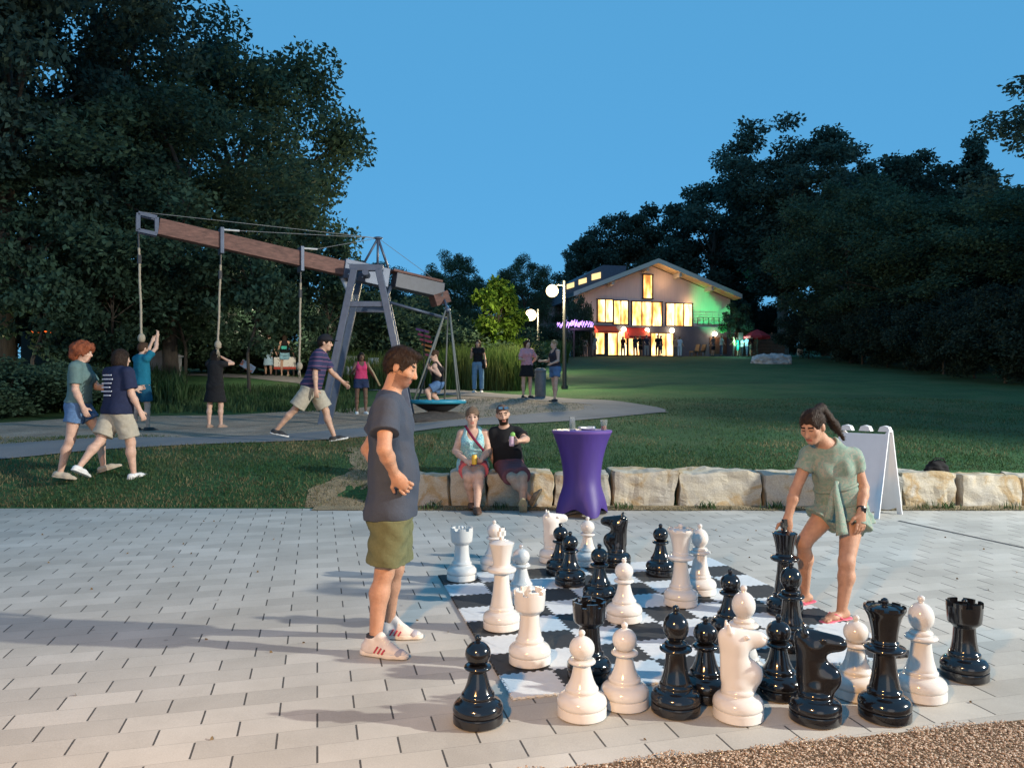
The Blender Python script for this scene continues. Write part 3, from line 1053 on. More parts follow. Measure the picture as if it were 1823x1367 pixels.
PIECES = [
 ('rook', 1, 822, 1034, 'white rook on the far left corner of the mat'),
 ('pawn', 1, 880, 1012, 'white pawn at the far edge, half hidden behind the white king'),
 ('king', 1, 893, 1121, 'white king with a cross on its crown, at the left side of the mat'),
 ('pawn', 1, 928, 1074, 'white pawn standing just behind and right of the white king'),
 ('rook', 1, 943, 1183, 'white rook in front of the white king, nearer to the camera'),
 ('knight', 1, 984, 999, 'white knight at the far edge below the purple table'),
 ('pawn', 1, 1046, 1008, 'white pawn at the far edge, between white and black knights'),
 ('pawn', 1, 1111, 1107, 'white pawn alone in the middle of the mat'),
 ('pawn', 1, 1036, 1272, 'white pawn nearest to the camera, in front of the black rook'),
 ('pawn', 1, 1112, 1254, 'white pawn left of the nearest black bishop'),
 ('queen', 1, 1212, 1079, 'white queen with a flared crown, far right of the mat'),
 ('bishop', 1, 1246, 1059, 'white bishop tucked behind the white queen'),
 ('bishop', 1, 1324, 1213, 'white bishop whose head shows above the white knight in front'),
 ('knight', 1, 1314, 1275, 'white knight nearest to the camera, facing right'),
 ('bishop', 1, 1640, 1240, 'white bishop off the mat between black queen and black rook'),
 ('pawn', 1, 1524, 1237, 'white pawn half hidden behind the black queen'),
 ('pawn', 0, 998, 1023, 'black pawn in front of the white knight at the far edge'),
 ('pawn', 0, 1015, 1043, 'black pawn in front of another black pawn, far left of centre'),
 ('pawn', 0, 1067, 1073, 'black pawn left of the white pawn in the middle of the mat'),
 ('rook', 0, 1049, 1210, 'black rook with a hollow top, behind the two nearest white pawns'),
 ('knight', 0, 1098, 1009, 'black knight at the far edge of the mat'),
 ('pawn', 0, 1176, 1025, 'black pawn alone at the far edge, left of the white queen'),
 ('bishop', 0, 1203, 1265, 'black bishop in the front row left of the white knight'),
 ('pawn', 0, 1256, 1240, 'black pawn between the black bishop and the white knight'),
 ('pawn', 0, 851, 1284, 'black pawn standing alone on the pavers at the left front'),
 ('pawn', 0, 1300, 1133, 'black pawn behind the white bishop in the right middle'),
 ('king', 0, 1397, 1095, 'black king that the bending woman grips by the top'),
 ('bishop', 0, 1408, 1156, 'black bishop right in front of the gripped black king'),
 ('pawn', 0, 1386, 1236, 'black pawn between white knight and black knight'),
 ('knight', 0, 1451, 1280, 'black knight nearest to the camera, facing right'),
 ('queen', 0, 1575, 1276, 'black queen with a flared crown, tallest piece at the right front'),
 ('rook', 0, 1717, 1205, 'black rook alone at the far right on the pavers'),
]
for k_, w_, px, py, lb in PIECES:
    rz = random.uniform(0, 6.28)
    if k_ == 'knight':
        rz = {984: .3, 1314: -.05, 1098: PI - .3, 1451: -.35}[px]
    if k_ == 'king':
        rz = {893: .9, 1397: 0.5}[px]
    piece(k_, w_, px, py, lb, rz)
# ------------------------------------------------------------------ people
SKIN = {}
def skinmats(tone):
    if tone in SKIN:
        return SKIN[tone]
    c = {'light': (0.52, 0.33, 0.25), 'tan': (0.40, 0.215, 0.138), 'brown': (0.13, 0.065, 0.04), 'mid': (0.47, 0.29, 0.21)}[tone]
    s = mat('skin_' + tone, c, 0.58, 0.16, 22, 0.22, 130, sss=0.08)
    lips = mat('lips_' + tone, (c[0] * .75, c[1] * .45, c[2] * .45), 0.4, 0.05)
    eye = mat('eye_white', (0.55, 0.53, 0.50), 0.25, 0.02)
    iris = mat('iris', (0.03, 0.018, 0.012), 0.15, 0.02)
    stub = mat('stubble_' + tone, tuple(x * f for x, f in zip(c, (.50, .48, .52))), 0.7, 0.2, 60)
    SKIN[tone] = [s, lips, eye, iris, stub]
    return SKIN[tone]

def hairmat(name, c, rough=0.42):
    return mat('hair_' + name, c, 0.62, 0.25, 60, 0.5, 110, stretch=(1, 1, .25), spec=0.18)

BROWD = hairmat('black', (0.012, 0.008, 0.007))
HAIRS = {'black': BROWD, 'dark': hairmat('dark', (0.022, 0.013, 0.009)), 'brown': hairmat('brown', (0.05, 0.026, 0.014)), 'red': hairmat('red', (0.20, 0.058, 0.026)),
         'blond': hairmat('blond', (0.30, 0.20, 0.11)), 'shaved': hairmat('shaved', (0.11, 0.068, 0.05)), 'grey': hairmat('grey', (0.16, 0.11, 0.075))}

def rot_to(a, b):
    a = Vector(a).normalized(); b = Vector(b).normalized()
    return np.array(a.rotation_difference(b).to_matrix())

def fk(X, Y, H=1.7, yaw=0, lean=0, armL=(5, 8, 10), armR=(5, 8, 10), legL=(0, 0), legR=(0, 0), head=(0, 0), bendL=None, bendR=None, sex='f', abd=3, z0=None, roll=0):
    """joint positions of a figure from joint angles (degrees); the lowest foot stands on the ground"""
    s = H / 1.75
    Fw = vec(math.cos(R(yaw)), math.sin(R(yaw)), 0); Rt = vec(math.sin(R(yaw)), -math.cos(R(yaw)), 0); Z = vec(0, 0, 1)
    sw = .185 if sex == 'm' else .163
    hw = .095 if sex == 'm' else .10
    J = {}
    pel = vec(0, 0, .95)
    def tilt(v, a, axis):
        return np.array(Matrix.Rotation(R(a), 3, Vector(axis)) @ Vector(v))
    U = tilt(Z, lean, -Rt) if lean else Z
    U = nrm(tilt(Z, -lean, Rt)) if lean else Z
    Fu = nrm(tilt(Fw, -lean, Rt)) if lean else Fw
    J['pelvis'] = pel
    J['neck'] = pel + U * .54
    hd = nrm(U * .9 + Z * .35)
    J['hf'] = None
    hy, hp = head
    hF = tilt(Fw, hy, Z); hR = np.cross(hF, Z); hF = nrm(tilt(hF, hp, hR))
    J['hf'] = hF
    J['head'] = J['neck'] + hd * .135 + hF * .035
    for sd, sg, arm, bend in (('L', -1, armL, bendL), ('R', 1, armR, bendR)):
        sh = pel + U * .475 + Rt * sg * sw
        a, b, e = arm
        d = nrm(-Z * math.cos(R(a)) * math.cos(R(b)) + Fw * math.sin(R(a)) + Rt * sg * math.sin(R(b)))
        bd = Fu if bend is None else vec(*bend) @ np.stack([Rt * sg, Fw, Z])
        bd = nrm(bd - d * (bd @ d))
        el = sh + d * .29
        fd = nrm(d * math.cos(R(e)) + bd * math.sin(R(e)))
        wr = el + fd * .25
        J['sh' + sd], J['el' + sd], J['wr' + sd] = sh, el, wr
        leg = legL if sd == 'L' else legR
        hip = pel + vec(0, 0, -.03) + Rt * sg * hw
        t = R(leg[0])
        dd = nrm(-Z * math.cos(t) + Fw * math.sin(t) + Rt * sg * math.sin(R(abd)))
        kn = hip + dd * .435
        t2 = R(leg[0] - leg[1])
        an = kn + nrm(-Z * math.cos(t2) + Fw * math.sin(t2)) * .415
        J['hip' + sd], J['kn' + sd], J['an' + sd] = hip, kn, an
        td = leg[2] if len(leg) > 2 else 0     # toe pitch
        J['toe' + sd] = nrm(Fw * math.cos(R(td)) + Z * math.sin(R(td)) + Rt * sg * .15)
    low = min(J['anL'][2], J['anR'][2]) - .085
    zg = tz(X, Y) if z0 is None else z0
    for k in J:
        if k in ('hf', 'toeL', 'toeR'):
            continue
        J[k] = vec(X, Y, zg) + (J[k] - vec(0, 0, low)) * s
    J['base'] = vec(X, Y, zg)
    J['s'] = s
    return J

def hand_prims(J, sd, s, curl=25, k=.008, thumb_side=None, normal=None, spread=1.0, dirn=None):
    wr, el = J['wr' + sd], J['el' + sd]
    d = nrm(J.get('hd' + sd, wr - el)) if dirn is None else nrm(dirn)
    c = (J['pelvis'] + J['neck']) / 2
    n = normal if normal is not None else J.get('pn' + sd)
    if n is None:
        n = c - wr
    n = nrm(n - d * (n @ d))                 # palm faces along n
    side = np.cross(d, n)
    if thumb_side is None:
        thumb_side = J.get('th' + sd)
    F = nrm(np.cross(J['neck'] - J['pelvis'], J['shR'] - J['shL']))
    ts = thumb_side if thumb_side is not None else F
    if side @ ts < 0:
        side = -side
    fr = np.stack([d, side, n])
    pr = [ell(wr + d * .048 * s, (.056 * s, .040 * s, .017 * s), fr, k=.02 * s), cone(wr - d * .01 * s, wr + d * .03 * s, .025 * s, .027 * s, .02 * s, n, .72)]
    for i, (off, L) in enumerate(((.029, .070), (.010, .079), (-.010, .073), (-.028, .058))):
        p = wr + (d * .086 + side * off * spread) * s
        a = 0
        for j, fr_ in enumerate((.45, .32, .25)):
            a += R(curl * (0.8 if j == 0 else 1.1) + 3 * i)
            q = p + (d * math.cos(a) + n * math.sin(a) + side * off * .8 * (spread - .6)) * L * fr_ * s
            pr.append(cone(p, q, (.0098 - .0012 * j) * s, (.0092 - .0014 * j) * s, .004 if j == 0 else .006))
            p = q
    p = wr + (d * .022 + side * .024) * s
    q = p + nrm(d * .55 + side * .8 + n * .15) * .042 * s
    pr.append(cone(p, q, .014 * s, .0115 * s, .012))
    pr.append(cone(q, q + nrm(d * .85 + side * .35 + n * .35) * .034 * s, .0112 * s, .009 * s, .006))
    return pr

def foot_frame(J, sd):
    t = nrm(J['toe' + sd])
    sh = nrm(J['kn' + sd] - J['an' + sd])
    up = vec(0, 0, 1) if abs(t[2]) < 0.55 else sh
    n = nrm(up - t * (up @ t))
    return t, n, np.cross(t, n)

def torso_frame(J):
    U = nrm(J['neck'] - J['pelvis']); Rr = nrm(J['shR'] - J['shL']); Rr = nrm(Rr - U * (Rr @ U))
    return Rr, np.cross(U, Rr), U

def torso_prims(J, sp, add=0.0):
    s = J['s']; gw, gd = sp.get('gw', 1), sp.get('gd', 1)
    Rr, F, U = torso_frame(J)
    fr = np.stack([Rr, F, U]); pel, nk = J['pelvis'], J['neck']; ax = nk - pel
    hs = nrm(J['hipR'] - J['hipL']); Fh = nrm(np.cross(U, hs))
    frh = np.stack([hs, Fh, U])
    fem = sp.get('sex', 'f') == 'f'
    cw = np.linalg.norm(J['shR'] - J['shL']) / 2
    pr = [ell(pel + ax * .70, (cw * .90 * min(gw, 1.15) + add, .108 * gd * s + add, .19 * s + add), fr, .03),
          ell(pel + ax * .36 + F * .012 * gd * s, ((.125 if fem else .14) * gw * s + add, .100 * gd * s + add, .17 * s + add), fr, .06),
          ell(pel + ax * .02, ((.165 if fem else .158) * gw * s + add, .112 * gd * s + add, .125 * s + add), frh, .07)]
    if sp.get('belly'):
        pr.append(ell(pel + ax * .28 + F * sp['belly'] * s, (.12 * gw * s + add, .09 * s + add, .13 * s + add), fr, .08))
    for sg in (-1, 1):
        pr.append(ell(pel - Fh * .055 * gd * s + hs * sg * .07 * s - U * .03 * s, (.085 * s + add,) * 3, None, .05))
        if fem:
            pr.append(ell(pel + ax * .66 + F * .085 * gd * s + Rr * sg * .068 * s, (.062 * s * sp.get('bust', 1) + add,) * 3, None, .04))
    for sd in 'LR':
        sh = J['sh' + sd]
        pr.append(cone(nk - U * .035 * s, sh, .052 * s + add, .050 * s + add, .04))
    return pr, (Rr, F, U, Fh, hs)

def arm_prims(J, sd, s, lw=1.0, add=0.0):
    sh, el, wr = J['sh' + sd], J['el' + sd], J['wr' + sd]
    m = el + (wr - el) * .3
    return [cone(sh, el, .050 * lw * s + add, .038 * lw * s + add, .03), cone(el, m, .038 * lw * s + add, .040 * lw * s + add, .02), cone(m, wr, .040 * lw * s + add, .0255 * s + add, .02)]

def leg_prims(J, sd, s, lw=1.0, add=0.0):
    h, k, a = J['hip' + sd], J['kn' + sd], J['an' + sd]
    t = nrm(J['toe' + sd])
    c = k + (a - k) * .32 - t * .014 * s
    return [cone(h, k, .088 * lw * s + add, .054 * lw * s + add, .05), cone(k, c, .050 * lw * s + add, .055 * lw * s + add, .03), cone(c, a, .054 * lw * s + add, .034 * s + add, .03)]

def head_prims(J, sp, fine):
    s = J['s'] * sp.get('hs', 1.0); c = J['head']; f = nrm(J['hf'])
    up0 = J.get('hu', vec(0, 0, 1)); r = nrm(np.cross(f, up0)); u = np.cross(r, f)
    fr = np.stack([r, f, u])
    q = lambda a, b, d: c + (r * a + f * b + u * d) * s
    pr = [ell(q(0, -.010, .030), (.075 * s, .096 * s, .088 * s), fr, .02), ell(q(0, .024, -.040), (.060 * s, .070 * s, .074 * s), fr, .04),
          ell(q(0, .058, -.092), (.028 * s, .026 * s, .022 * s), fr, .035)]
    if fine:
        pr += [cone(q(-.04, .073, .028), q(.04, .073, .028), .013 * s, .013 * s, .02), ell(q(.038, .062, -.018), (.024 * s, .022 * s, .02 * s), fr, .03), ell(q(-.038, .062, -.018), (.024 * s, .022 * s, .02 * s), fr, .03)]
        for g in (-1, 1):
            pr.append(dict(ell(q(.032 * g, .101, .010), (.019 * s, .016 * s, .012 * s), fr, .014), op='s'))
            pr.append(ell(q(.031 * g, .079, .010), (.0135 * s,) * 3, fr, .004))
        pr += [cone(q(0, .086, .020), q(0, .112, -.026), .0085 * s, .0115 * s, .014), ell(q(0, .105, -.032), (.016 * s, .013 * s, .010 * s), fr, .012),
               cone(q(-.018, .085, -.058), q(.018, .085, -.058), .008 * s, .008 * s, .008), cone(q(-.016, .083, -.070), q(.016, .083, -.070), .009 * s, .009 * s, .008),
               cone(q(-.022, .098, -.064), q(.022, .098, -.064), .0028 * s, .0028 * s, .004, op='s')]
    else:
        pr += [cone(q(0, .088, .016), q(0, .110, -.026), .010 * s, .016 * s, .014)]
    for g in (-1, 1):
        pr.append(ell(q(.078 * g, -.008, -.005), (.011 * s, .021 * s, .033 * s), fr, .008))
    pr.append(cone(J['neck'] - nrm(J['neck'] - J['pelvis']) * .02, c - u * .05 * s - f * .012 * s, .060 * s * sp.get('nk', 1), .052 * s * sp.get('nk', 1), .03))
    return pr, (c, r, f, u, s)

def hair_prims(style, H, J, s0):
    c, r, f, u, s = H
    fr = np.stack([r, f, u])
    q = lambda a, b, d: c + (r * a + f * b + u * d) * s
    t = .012
    if style == 'buzz':
        t = .003
    pr = [ell(q(0, -.012, .034), ((.075 + t) * s, (.096 + t) * s, (.088 + t * 1.3) * s), fr, .02)]
    if style in ('short', 'buzz'):
        pr += [ell(q(0, -.045, -.010), (.072 * s, .062 * s, .062 * s), fr, .03)]
        if style == 'short':
            pr += [ell(q(0, .045, .105), (.062 * s, .058 * s, .024 * s), fr, .02)]
        cut = [dict(ell(q(0, .135, -.040), (.11 * s, .105 * s, .118 * s), fr, .008), op='s')]
        cut.append(dict(ell(q(0, .03, -.075), (.12 * s, .085 * s, .062 * s), fr, .01), op='s'))
        for g in (-1, 1):
            cut.append(dict(ell(q(.085 * g, -.005, -.012), (.03 * s, .024 * s, .036 * s), fr, .006), op='s'))
        return pr + cut
    cut = [dict(ell(q(0, .130, -.055), (.092 * s, .100 * s, .125 * s), fr, .01), op='s')]
    dn = vec(0, 0, -1)
    back = nrm(-f + vec(0, 0, f[2])) if abs(f[2]) < .95 else -f
    if style == 'long':
        for a, L in ((-.06, .34), (-.025, .38), (.02, .38), (.06, .35)):
            p = q(a, -.055, .02)
            pr.append(cone(p, p + back * .035 * s + dn * L * s, .048 * s, .030 * s, .03, back, .7))
        pr += [cone(q(.075, .0, .03), q(.085, -.01, -.20), .026 * s, .018 * s, .03), cone(q(-.075, .0, .03), q(-.085, -.01, -.20), .026 * s, .018 * s, .03)]
    if style == 'pony':
        p0 = q(0, -.095, .085)
        pr += [ell(p0, (.03 * s,) * 3, None, .02)]
        p = p0
        tl = J.get('tail') or [p0 + back * .06 * s + dn * .02, p0 + back * .09 * s + dn * .13 * s, p0 + back * .07 * s + dn * .27 * s]
        for i, w in enumerate(tl):
            w = np.asarray(w, float)
            pr.append(cone(p, w, (.026, .036, .033)[i] * s, (.036, .033, .012)[i] * s, .02)); p = w
        cut[0]['r'] = cut[0]['r'] * vec(1.0, 1.08, 1.06)
        for g in (-1, 1):
            cut.append(dict(ell(q(.088 * g, .0, -.025), (.03 * s, .05 * s, .045 * s), fr, .008), op='s'))
    if style == 'bun':
        pr += [ell(q(0, -.10, .06), (.045 * s, .04 * s, .04 * s), fr, .015)]
        for g in (-1, 1):
            cut.append(dict(ell(q(.088 * g, .0, -.03), (.03 * s, .05 * s, .05 * s), fr, .008), op='s'))
    if style == 'curly':
        pr += [ell(q(0, -.02, .055), (.125 * s, .135 * s, .105 * s), fr, .04), ell(q(0, -.075, -.02), (.115 * s, .075 * s, .10 * s), fr, .04), ell(q(0, .06, .085), (.09 * s, .06 * s, .05 * s), fr, .03)]
    if style == 'bob':
        pr += [ell(q(0, -.04, -.03), (.100 * s, .085 * s, .105 * s), fr, .04), cone(q(.08, .02, .03), q(.088, .015, -.10), .028 * s, .024 * s, .03), cone(q(-.08, .02, .03), q(-.088, .015, -.10), .028 * s, .024 * s, .03)]
    return pr + cut

def person(label, J, sp, h=.012, group=None, fine=False):
    """one figure: a continuous body; clothes, hair, shoes are its children"""
    s = J['s']; base = J['base']; lw = sp.get('lw', 1.0)
    root = thing('person', label, 'person', tuple(base), 0, group)
    tp, (Rr, F, U, Fh, hs) = torso_prims(J, sp)
    hp, HF = head_prims(J, sp, fine)
    pr = list(tp) + hp
    for sd in 'LR':
        pr += arm_prims(J, sd, s, lw) + leg_prims(J, sd, s, lw)
        pr += hand_prims(J, sd, s, sp.get('curl' + sd, sp.get('curl', 25)), spread=sp.get('spread', 1.0))
        t, n, b = foot_frame(J, sd)
        A = J['an' + sd]
        pr += [cone(A - t * .03 * s - n * .045 * s, A + t * .09 * s - n * .055 * s, .034 * s, .030 * s, .03, n, .9), cone(A + t * .09 * s - n * .055 * s, A + t * .15 * s - n * .062 * s, .034 * s, .024 * s, .03, n, .6)]
        if sp.get('shoes', ('shoe',))[0] == 'flipflop' and fine:
            for i in range(5):
                o = (i - 2) * .016 * s
                p = A + t * (.150 - .006 * abs(i - 1)) * s - n * .062 * s + b * o
                pr.append(cone(p, p + t * .03 * s - n * .006 * s, .0095 * s, .008 * s, .004))
    ms = skinmats(sp.get('skin', 'light'))
    hm = HAIRS[sp.get('hair', ('short', 'dark'))[1]]
    bm_ = HAIRS['dark']
    ms = ms + [bm_]
    def face(cn):
        c, r, f, u, q = HF
        d = (cn - c) / q
        a, b, e = d @ r, d @ f, d @ u
        mi = np.zeros(len(cn), int)
        fr_ = (np.abs(a) < .1) & (np.abs(e) < .16) & (np.abs(b) < .15)
        if sp.get('beard'):
            bz = fr_ & (e < -.030) & (b > .0) & (e > -.128) & ~((e > -.050) & (b < .045) & (e > -.1) & (np.abs(a) < .03)) & (e < -.038 + .0 * a)
            bz &= ~((np.abs(a) < .022) & (e > -.045))
            mi[bz] = 4 if sp['beard'] == 'stubble' else 5
        if fine:
            br = fr_ & (e > .027) & (e < .041) & (np.abs(a) > .012) & (np.abs(a) < .052) & (b > .05); mi[br] = 5
            ey = fr_ & (np.abs(np.abs(a) - .031) < .0135) & (np.abs(e - .010) < max(.0036, h * .62)) & (b > .07); mi[ey] = 3
            li = fr_ & (e > -.076) & (e < -.053) & (np.abs(a) < .023) & (b > .07); mi[li] = 1
        return mi
    sdf_obj('body', pr, h, ms, root, base, matfn=face)
    # --- hair
    st = sp.get('hair', ('short', 'dark'))
    if st[0] != 'bald':
        sdf_obj('hair', hair_prims(st[0], HF, J, s), min(h, .009) if fine else h, hm, root, base, strands=(2600 if fine and st[0] != 'buzz' else 0, HF, st[0]), wrinkle=0 if st[0] == 'buzz' else (.003 if st[0] != 'curly' else .014), wl=.03 if st[0] != 'curly' else .07, seed=3)
    pel, nk = J['pelvis'], J['neck']
    # --- top
    top = sp.get('top')
    if top:
        kind, m = top[0], top[1]
        add = sp.get('loose', .012)
        slv = top[2] if len(top) > 2 else .55
        hem = top[3] if len(top) > 3 else -.02
        q, _ = torso_prims(J, sp, add)
        if kind == 'tank':
            q = q[:-2]
            for sd, sg in (('L', -1), ('R', 1)):
                p0 = nk + Rr * sg * .085 * s - U * .02 * s
                q.append(cone(p0, pel + (nk - pel) * .78 + Rr * sg * .085 * s + F * .05 * s, .032 * s, .05 * s, .03)); q.append(cone(p0, pel + (nk - pel) * .75 + Rr * sg * .085 * s - F * .06 * s, .032 * s, .05 * s, .03))
        hemp = pel + U * hem * s
        if hem < .1:
            gw = sp.get('gw', 1)
            q.append(cone(pel + (nk - pel) * .45, hemp - U * .02, (.128 if sp.get('sex', 'f') == 'f' else .142) * gw * s + add, (.150 if sp.get('sex', 'f') == 'f' else .150) * gw * s + add * 1.5, .05, F, .74 * min(1.25, sp.get('gd', 1) / max(.8, gw) * 1.0)))
        q.append(plane(hemp, -U))
        if kind == 'tank':
            q.append(dict(ell(nk - U * .02 * s + F * .085 * s, (.072 * s, .085 * s, .115 * s), np.stack([Rr, F, U]), .01), op='s'))
            for sd, sg in (('L', -1), ('R', 1)):
                q.append(dict(cone(J['sh' + sd] + Rr * sg * .05 * s + U * .05 * s, J['sh' + sd] - U * .12 * s + Rr * sg * .03 * s, .075 * s, .045 * s, .01), op='s'))
        else:
            q.append(dict(ell(nk + U * .035 * s + F * .025 * s, (.070 * s, .080 * s, .045 * s), np.stack([Rr, F, U]), .01), op='s'))
            for sd in 'LR':
                sh, el = J['sh' + sd], J['el' + sd]
                e = sh + (el - sh) * slv
                q.insert(0, cone(sh, e, (.060 if sp.get('sex', 'f') == 'm' else .054) * lw * s + add, ((.054 if sp.get('sex', 'f') == 'm' else .047) * lw * s + add * 1.5), .05, flat=1))
        sdf_obj('top' if kind == 'tank' else 'shirt', q, h, m, root, base, wrinkle=sp.get('wr', .003), wl=.13 * s, seed=5)
    # --- bottom
    bot = sp.get('bottom')
    if bot:
        kind, m = bot[0], bot[1]
        ln = bot[2] if len(bot) > 2 else .5
        add = bot[3] if len(bot) > 3 else .014
        hem_ = sp['top'][3] if sp.get('top') and len(sp['top']) > 3 else -.02
        waist = bot[4] if len(bot) > 4 else (hem_ + .003 if hem_ < .0 else .13)
        ia = min(add * .8, sp.get('loose', .012) * .4)
        q = [ell(pel + (nk - pel) * .02, (.165 * sp.get('gw', 1) * s * (.96 if sp.get('sex', 'f') == 'm' else 1) + ia, .112 * sp.get('gd', 1) * s + ia, .125 * s + ia), np.stack([hs, Fh, U]), .05)]
        q += [ell(pel - Fh * .055 * sp.get('gd', 1) * s + hs * g * .07 * s - U * .03 * s, (.085 * s + ia,) * 3, None, .05) for g in (-1, 1)]
        if kind in ('shorts', 'trousers'):
            q.append(cone(pel + U * .06 * s, pel + U * .13 * s, .14 * sp.get('gw', 1) * s, .135 * sp.get('gw', 1) * s, .05, Fh, .8))
            for sd in 'LR':
                hp_, kn = J['hip' + sd], J['kn' + sd]
                if kind == 'shorts':
                    e = hp_ + (kn - hp_) * ln
                    q.append(cone(hp_, e, .090 * lw * s + add * .8, (.088 + (.056 - .088) * ln * .8) * lw * s + add * 1.9, .045, flat=1))
                else:
                    an = J['an' + sd]
                    q.append(cone(hp_, kn, .090 * lw * s + add * .6, .056 * lw * s + add, .05)); q.append(cone(kn, an + (kn - an) * .08, .056 * lw * s + add, .052 * s + add * .9, .03, flat=1))
        else:
            kc = (J['knL'] + J['knR']) / 2; e = pel + (kc - pel) * ln
            q.append(cone(pel + U * .12 * s, e, .142 * sp.get('gw', 1) * s, .21 * sp.get('gw', 1) * s + add, .05, Fh, .78, flat=1))
        q.append(plane(pel + U * waist * s, U))
        sdf_obj({'shorts': 'shorts', 'trousers': 'trousers', 'skirt': 'skirt', 'dress': 'skirt'}[kind], q, h, m, root, base, wrinkle=sp.get('wr', .003), wl=.10 * s, seed=8)
    # --- shoes
    sh = sp.get('shoes')
    if sh:
        kind, m = sh[0], sh[1]
        sole = sh[2] if len(sh) > 2 else m
        for sd in 'LR':
            t, n, b = foot_frame(J, sd); A = J['an' + sd]
            zs = A - n * .083 * s
            tall = kind == 'shoe'
            if kind == 'flipflop':
                q = [cone(A - t * .055 * s - n * .078 * s, A + t * .14 * s - n * .078 * s, .036 * s, .046 * s, .01, n, .25), cone(A + t * .14 * s - n * .078 * s, A + t * .165 * s - n * .078 * s, .046 * s, .038 * s, .01, n, .25)]
                o = sdf_obj('sandal', q, min(h, .006), m, root, base)
                mb = MB()
                p0 = A + t * .125 * s - n * .045 * s + b * .012
                for g in (-1, 1):
                    mb.tube([p0, A + t * .085 * s - n * .030 * s + b * g * .028 * s, A + t * .03 * s - n * .068 * s + b * g * .036 * s], .006 * s, 6)
                mb.build('strap', m, o, smooth=True, rel=base)
                continue
            hl = .05 if kind == 'low' else .0
            q = [cone(A - t * .045 * s - n * .045 * s, A + t * .085 * s - n * .050 * s, .044 * s, .043 * s, .03, n, .95), cone(A + t * .085 * s - n * .052 * s, A + t * .172 * s - n * .062 * s, .043 * s, .030 * s, .03, n, .75),
                 cone(A - n * .05 * s - t * .01 * s, A + n * (.018 if kind == 'shoe' else -.012) * s - t * .016 * s, .046 * s, .042 * s, .03, flat=1), plane(zs + n * .018 * s, -n)]
            if tall:
                q.insert(2, cone(A + t * .085 * s - n * .035 * s, A + t * .035 * s + n * .022 * s, .030 * s, .028 * s, .02, b, 1.0))
            o = sdf_obj('shoe', q, min(h, .010), m, root, base)
            q = [cone(A - t * .05 * s - n * .07 * s, A + t * .10 * s - n * .07 * s, .046 * s, .049 * s, .02), cone(A + t * .10 * s - n * .07 * s, A + t * .178 * s - n * .07 * s, .049 * s, .036 * s, .02), plane(zs, -n), plane(zs + n * .026 * s, n)]
            sdf_obj('sole', q, min(h, .008), sole, o, base)
            if fine and sp.get('stripes'):
                for i in range(4):
                    m0 = A + t * (.094 - .017 * i) * s - n * (.006 - .0115 * i) * s
                    mb = MB(); mb.tube([m0 - b * .026 * s - n * .006 * s, m0 + n * .006 * s, m0 + b * .026 * s - n * .006 * s], .0042 * s, 6)
                    mb.build('lace', mat('lace_pale', (.62, .66, .60), .8), o, smooth=True, rel=base)
                ck = A + n * .020 * s - t * .014 * s
                mb = MB(); mb.tube([ck - n * .012 * s, ck + n * .012 * s], [.040 * s, .039 * s], 16)
                mb.build('sock', mat('sock_dark', (.03, .03, .04), .9), root, smooth='auto', rel=base)
                q = [ell(A + t * .158 * s - n * .062 * s, (.036 * s, .040 * s, .027 * s), np.stack([t, b, n]), .01)]
                sdf_obj('toe_cap', q, .006, mat('toe_grey', (.30, .30, .36), .7), o, base)
                for i in range(3):
                    for g in (-1, 1):
                        mb = MB()
                        c0 = A + t * (.020 + .026 * i) * s - n * .058 * s + b * g * (.0475 + .003 * i) * s
                        c1 = A + t * (.042 + .024 * i) * s - n * (.022 + .005 * i) * s + b * g * (.0435 + .0035 * i) * s
                        mb.beam(c0, c1, .009 * s, .008 * s, up=b)
                        mb.build('stripe', sp['stripes'], o, rel=base)
    return root

def fabric(name, c, var=.12, scale=25, rough=.85, bump=.15, c2=None):
    return mat('cloth_' + name, c, rough, var, scale, .55, 11, c2=c2, spec=0.2)

def pattern_mat(name, stops, scale, kind='voronoi', stretch=(1, 1, 1)):
    m, nt, b = newmat('cloth_' + name)
    L = nt.links
    tc = N(nt, 'ShaderNodeTexCoord'); mp = N(nt, 'ShaderNodeMapping'); mp.inputs['Scale'].default_value = stretch
    L.new(tc.outputs['Object'], mp.inputs[0])
    if kind == 'voronoi':
        t = N(nt, 'ShaderNodeTexVoronoi', Scale=scale); fac = t.outputs['Color']
        sp_ = N(nt, 'ShaderNodeSeparateColor'); L.new(fac, sp_.inputs[0]); fac = sp_.outputs[0]
    elif kind == 'wave':
        t = N(nt, 'ShaderNodeTexWave', Scale=scale, Distortion=0.6); t.bands_direction = 'Z'; fac = t.outputs['Fac']
    else:
        t = N(nt, 'ShaderNodeTexNoise', Scale=scale, Detail=3.0, Distortion=1.5); fac = t.outputs['Fac']
    L.new(mp.outputs[0], t.inputs['Vector'])
    r = ramp(nt, fac, stops)
    L.new(r.outputs[0], b.inputs['Base Color']); b.inputs['Roughness'].default_value = .85
    b.inputs['Specular IOR Level'].default_value = .2
    return m

def jp(Y0, d):
    """joints given in the photograph's pixels with a depth offset"""
    return {k: P(v[0], v[1], Y0 + v[2]) for k, v in d.items()}

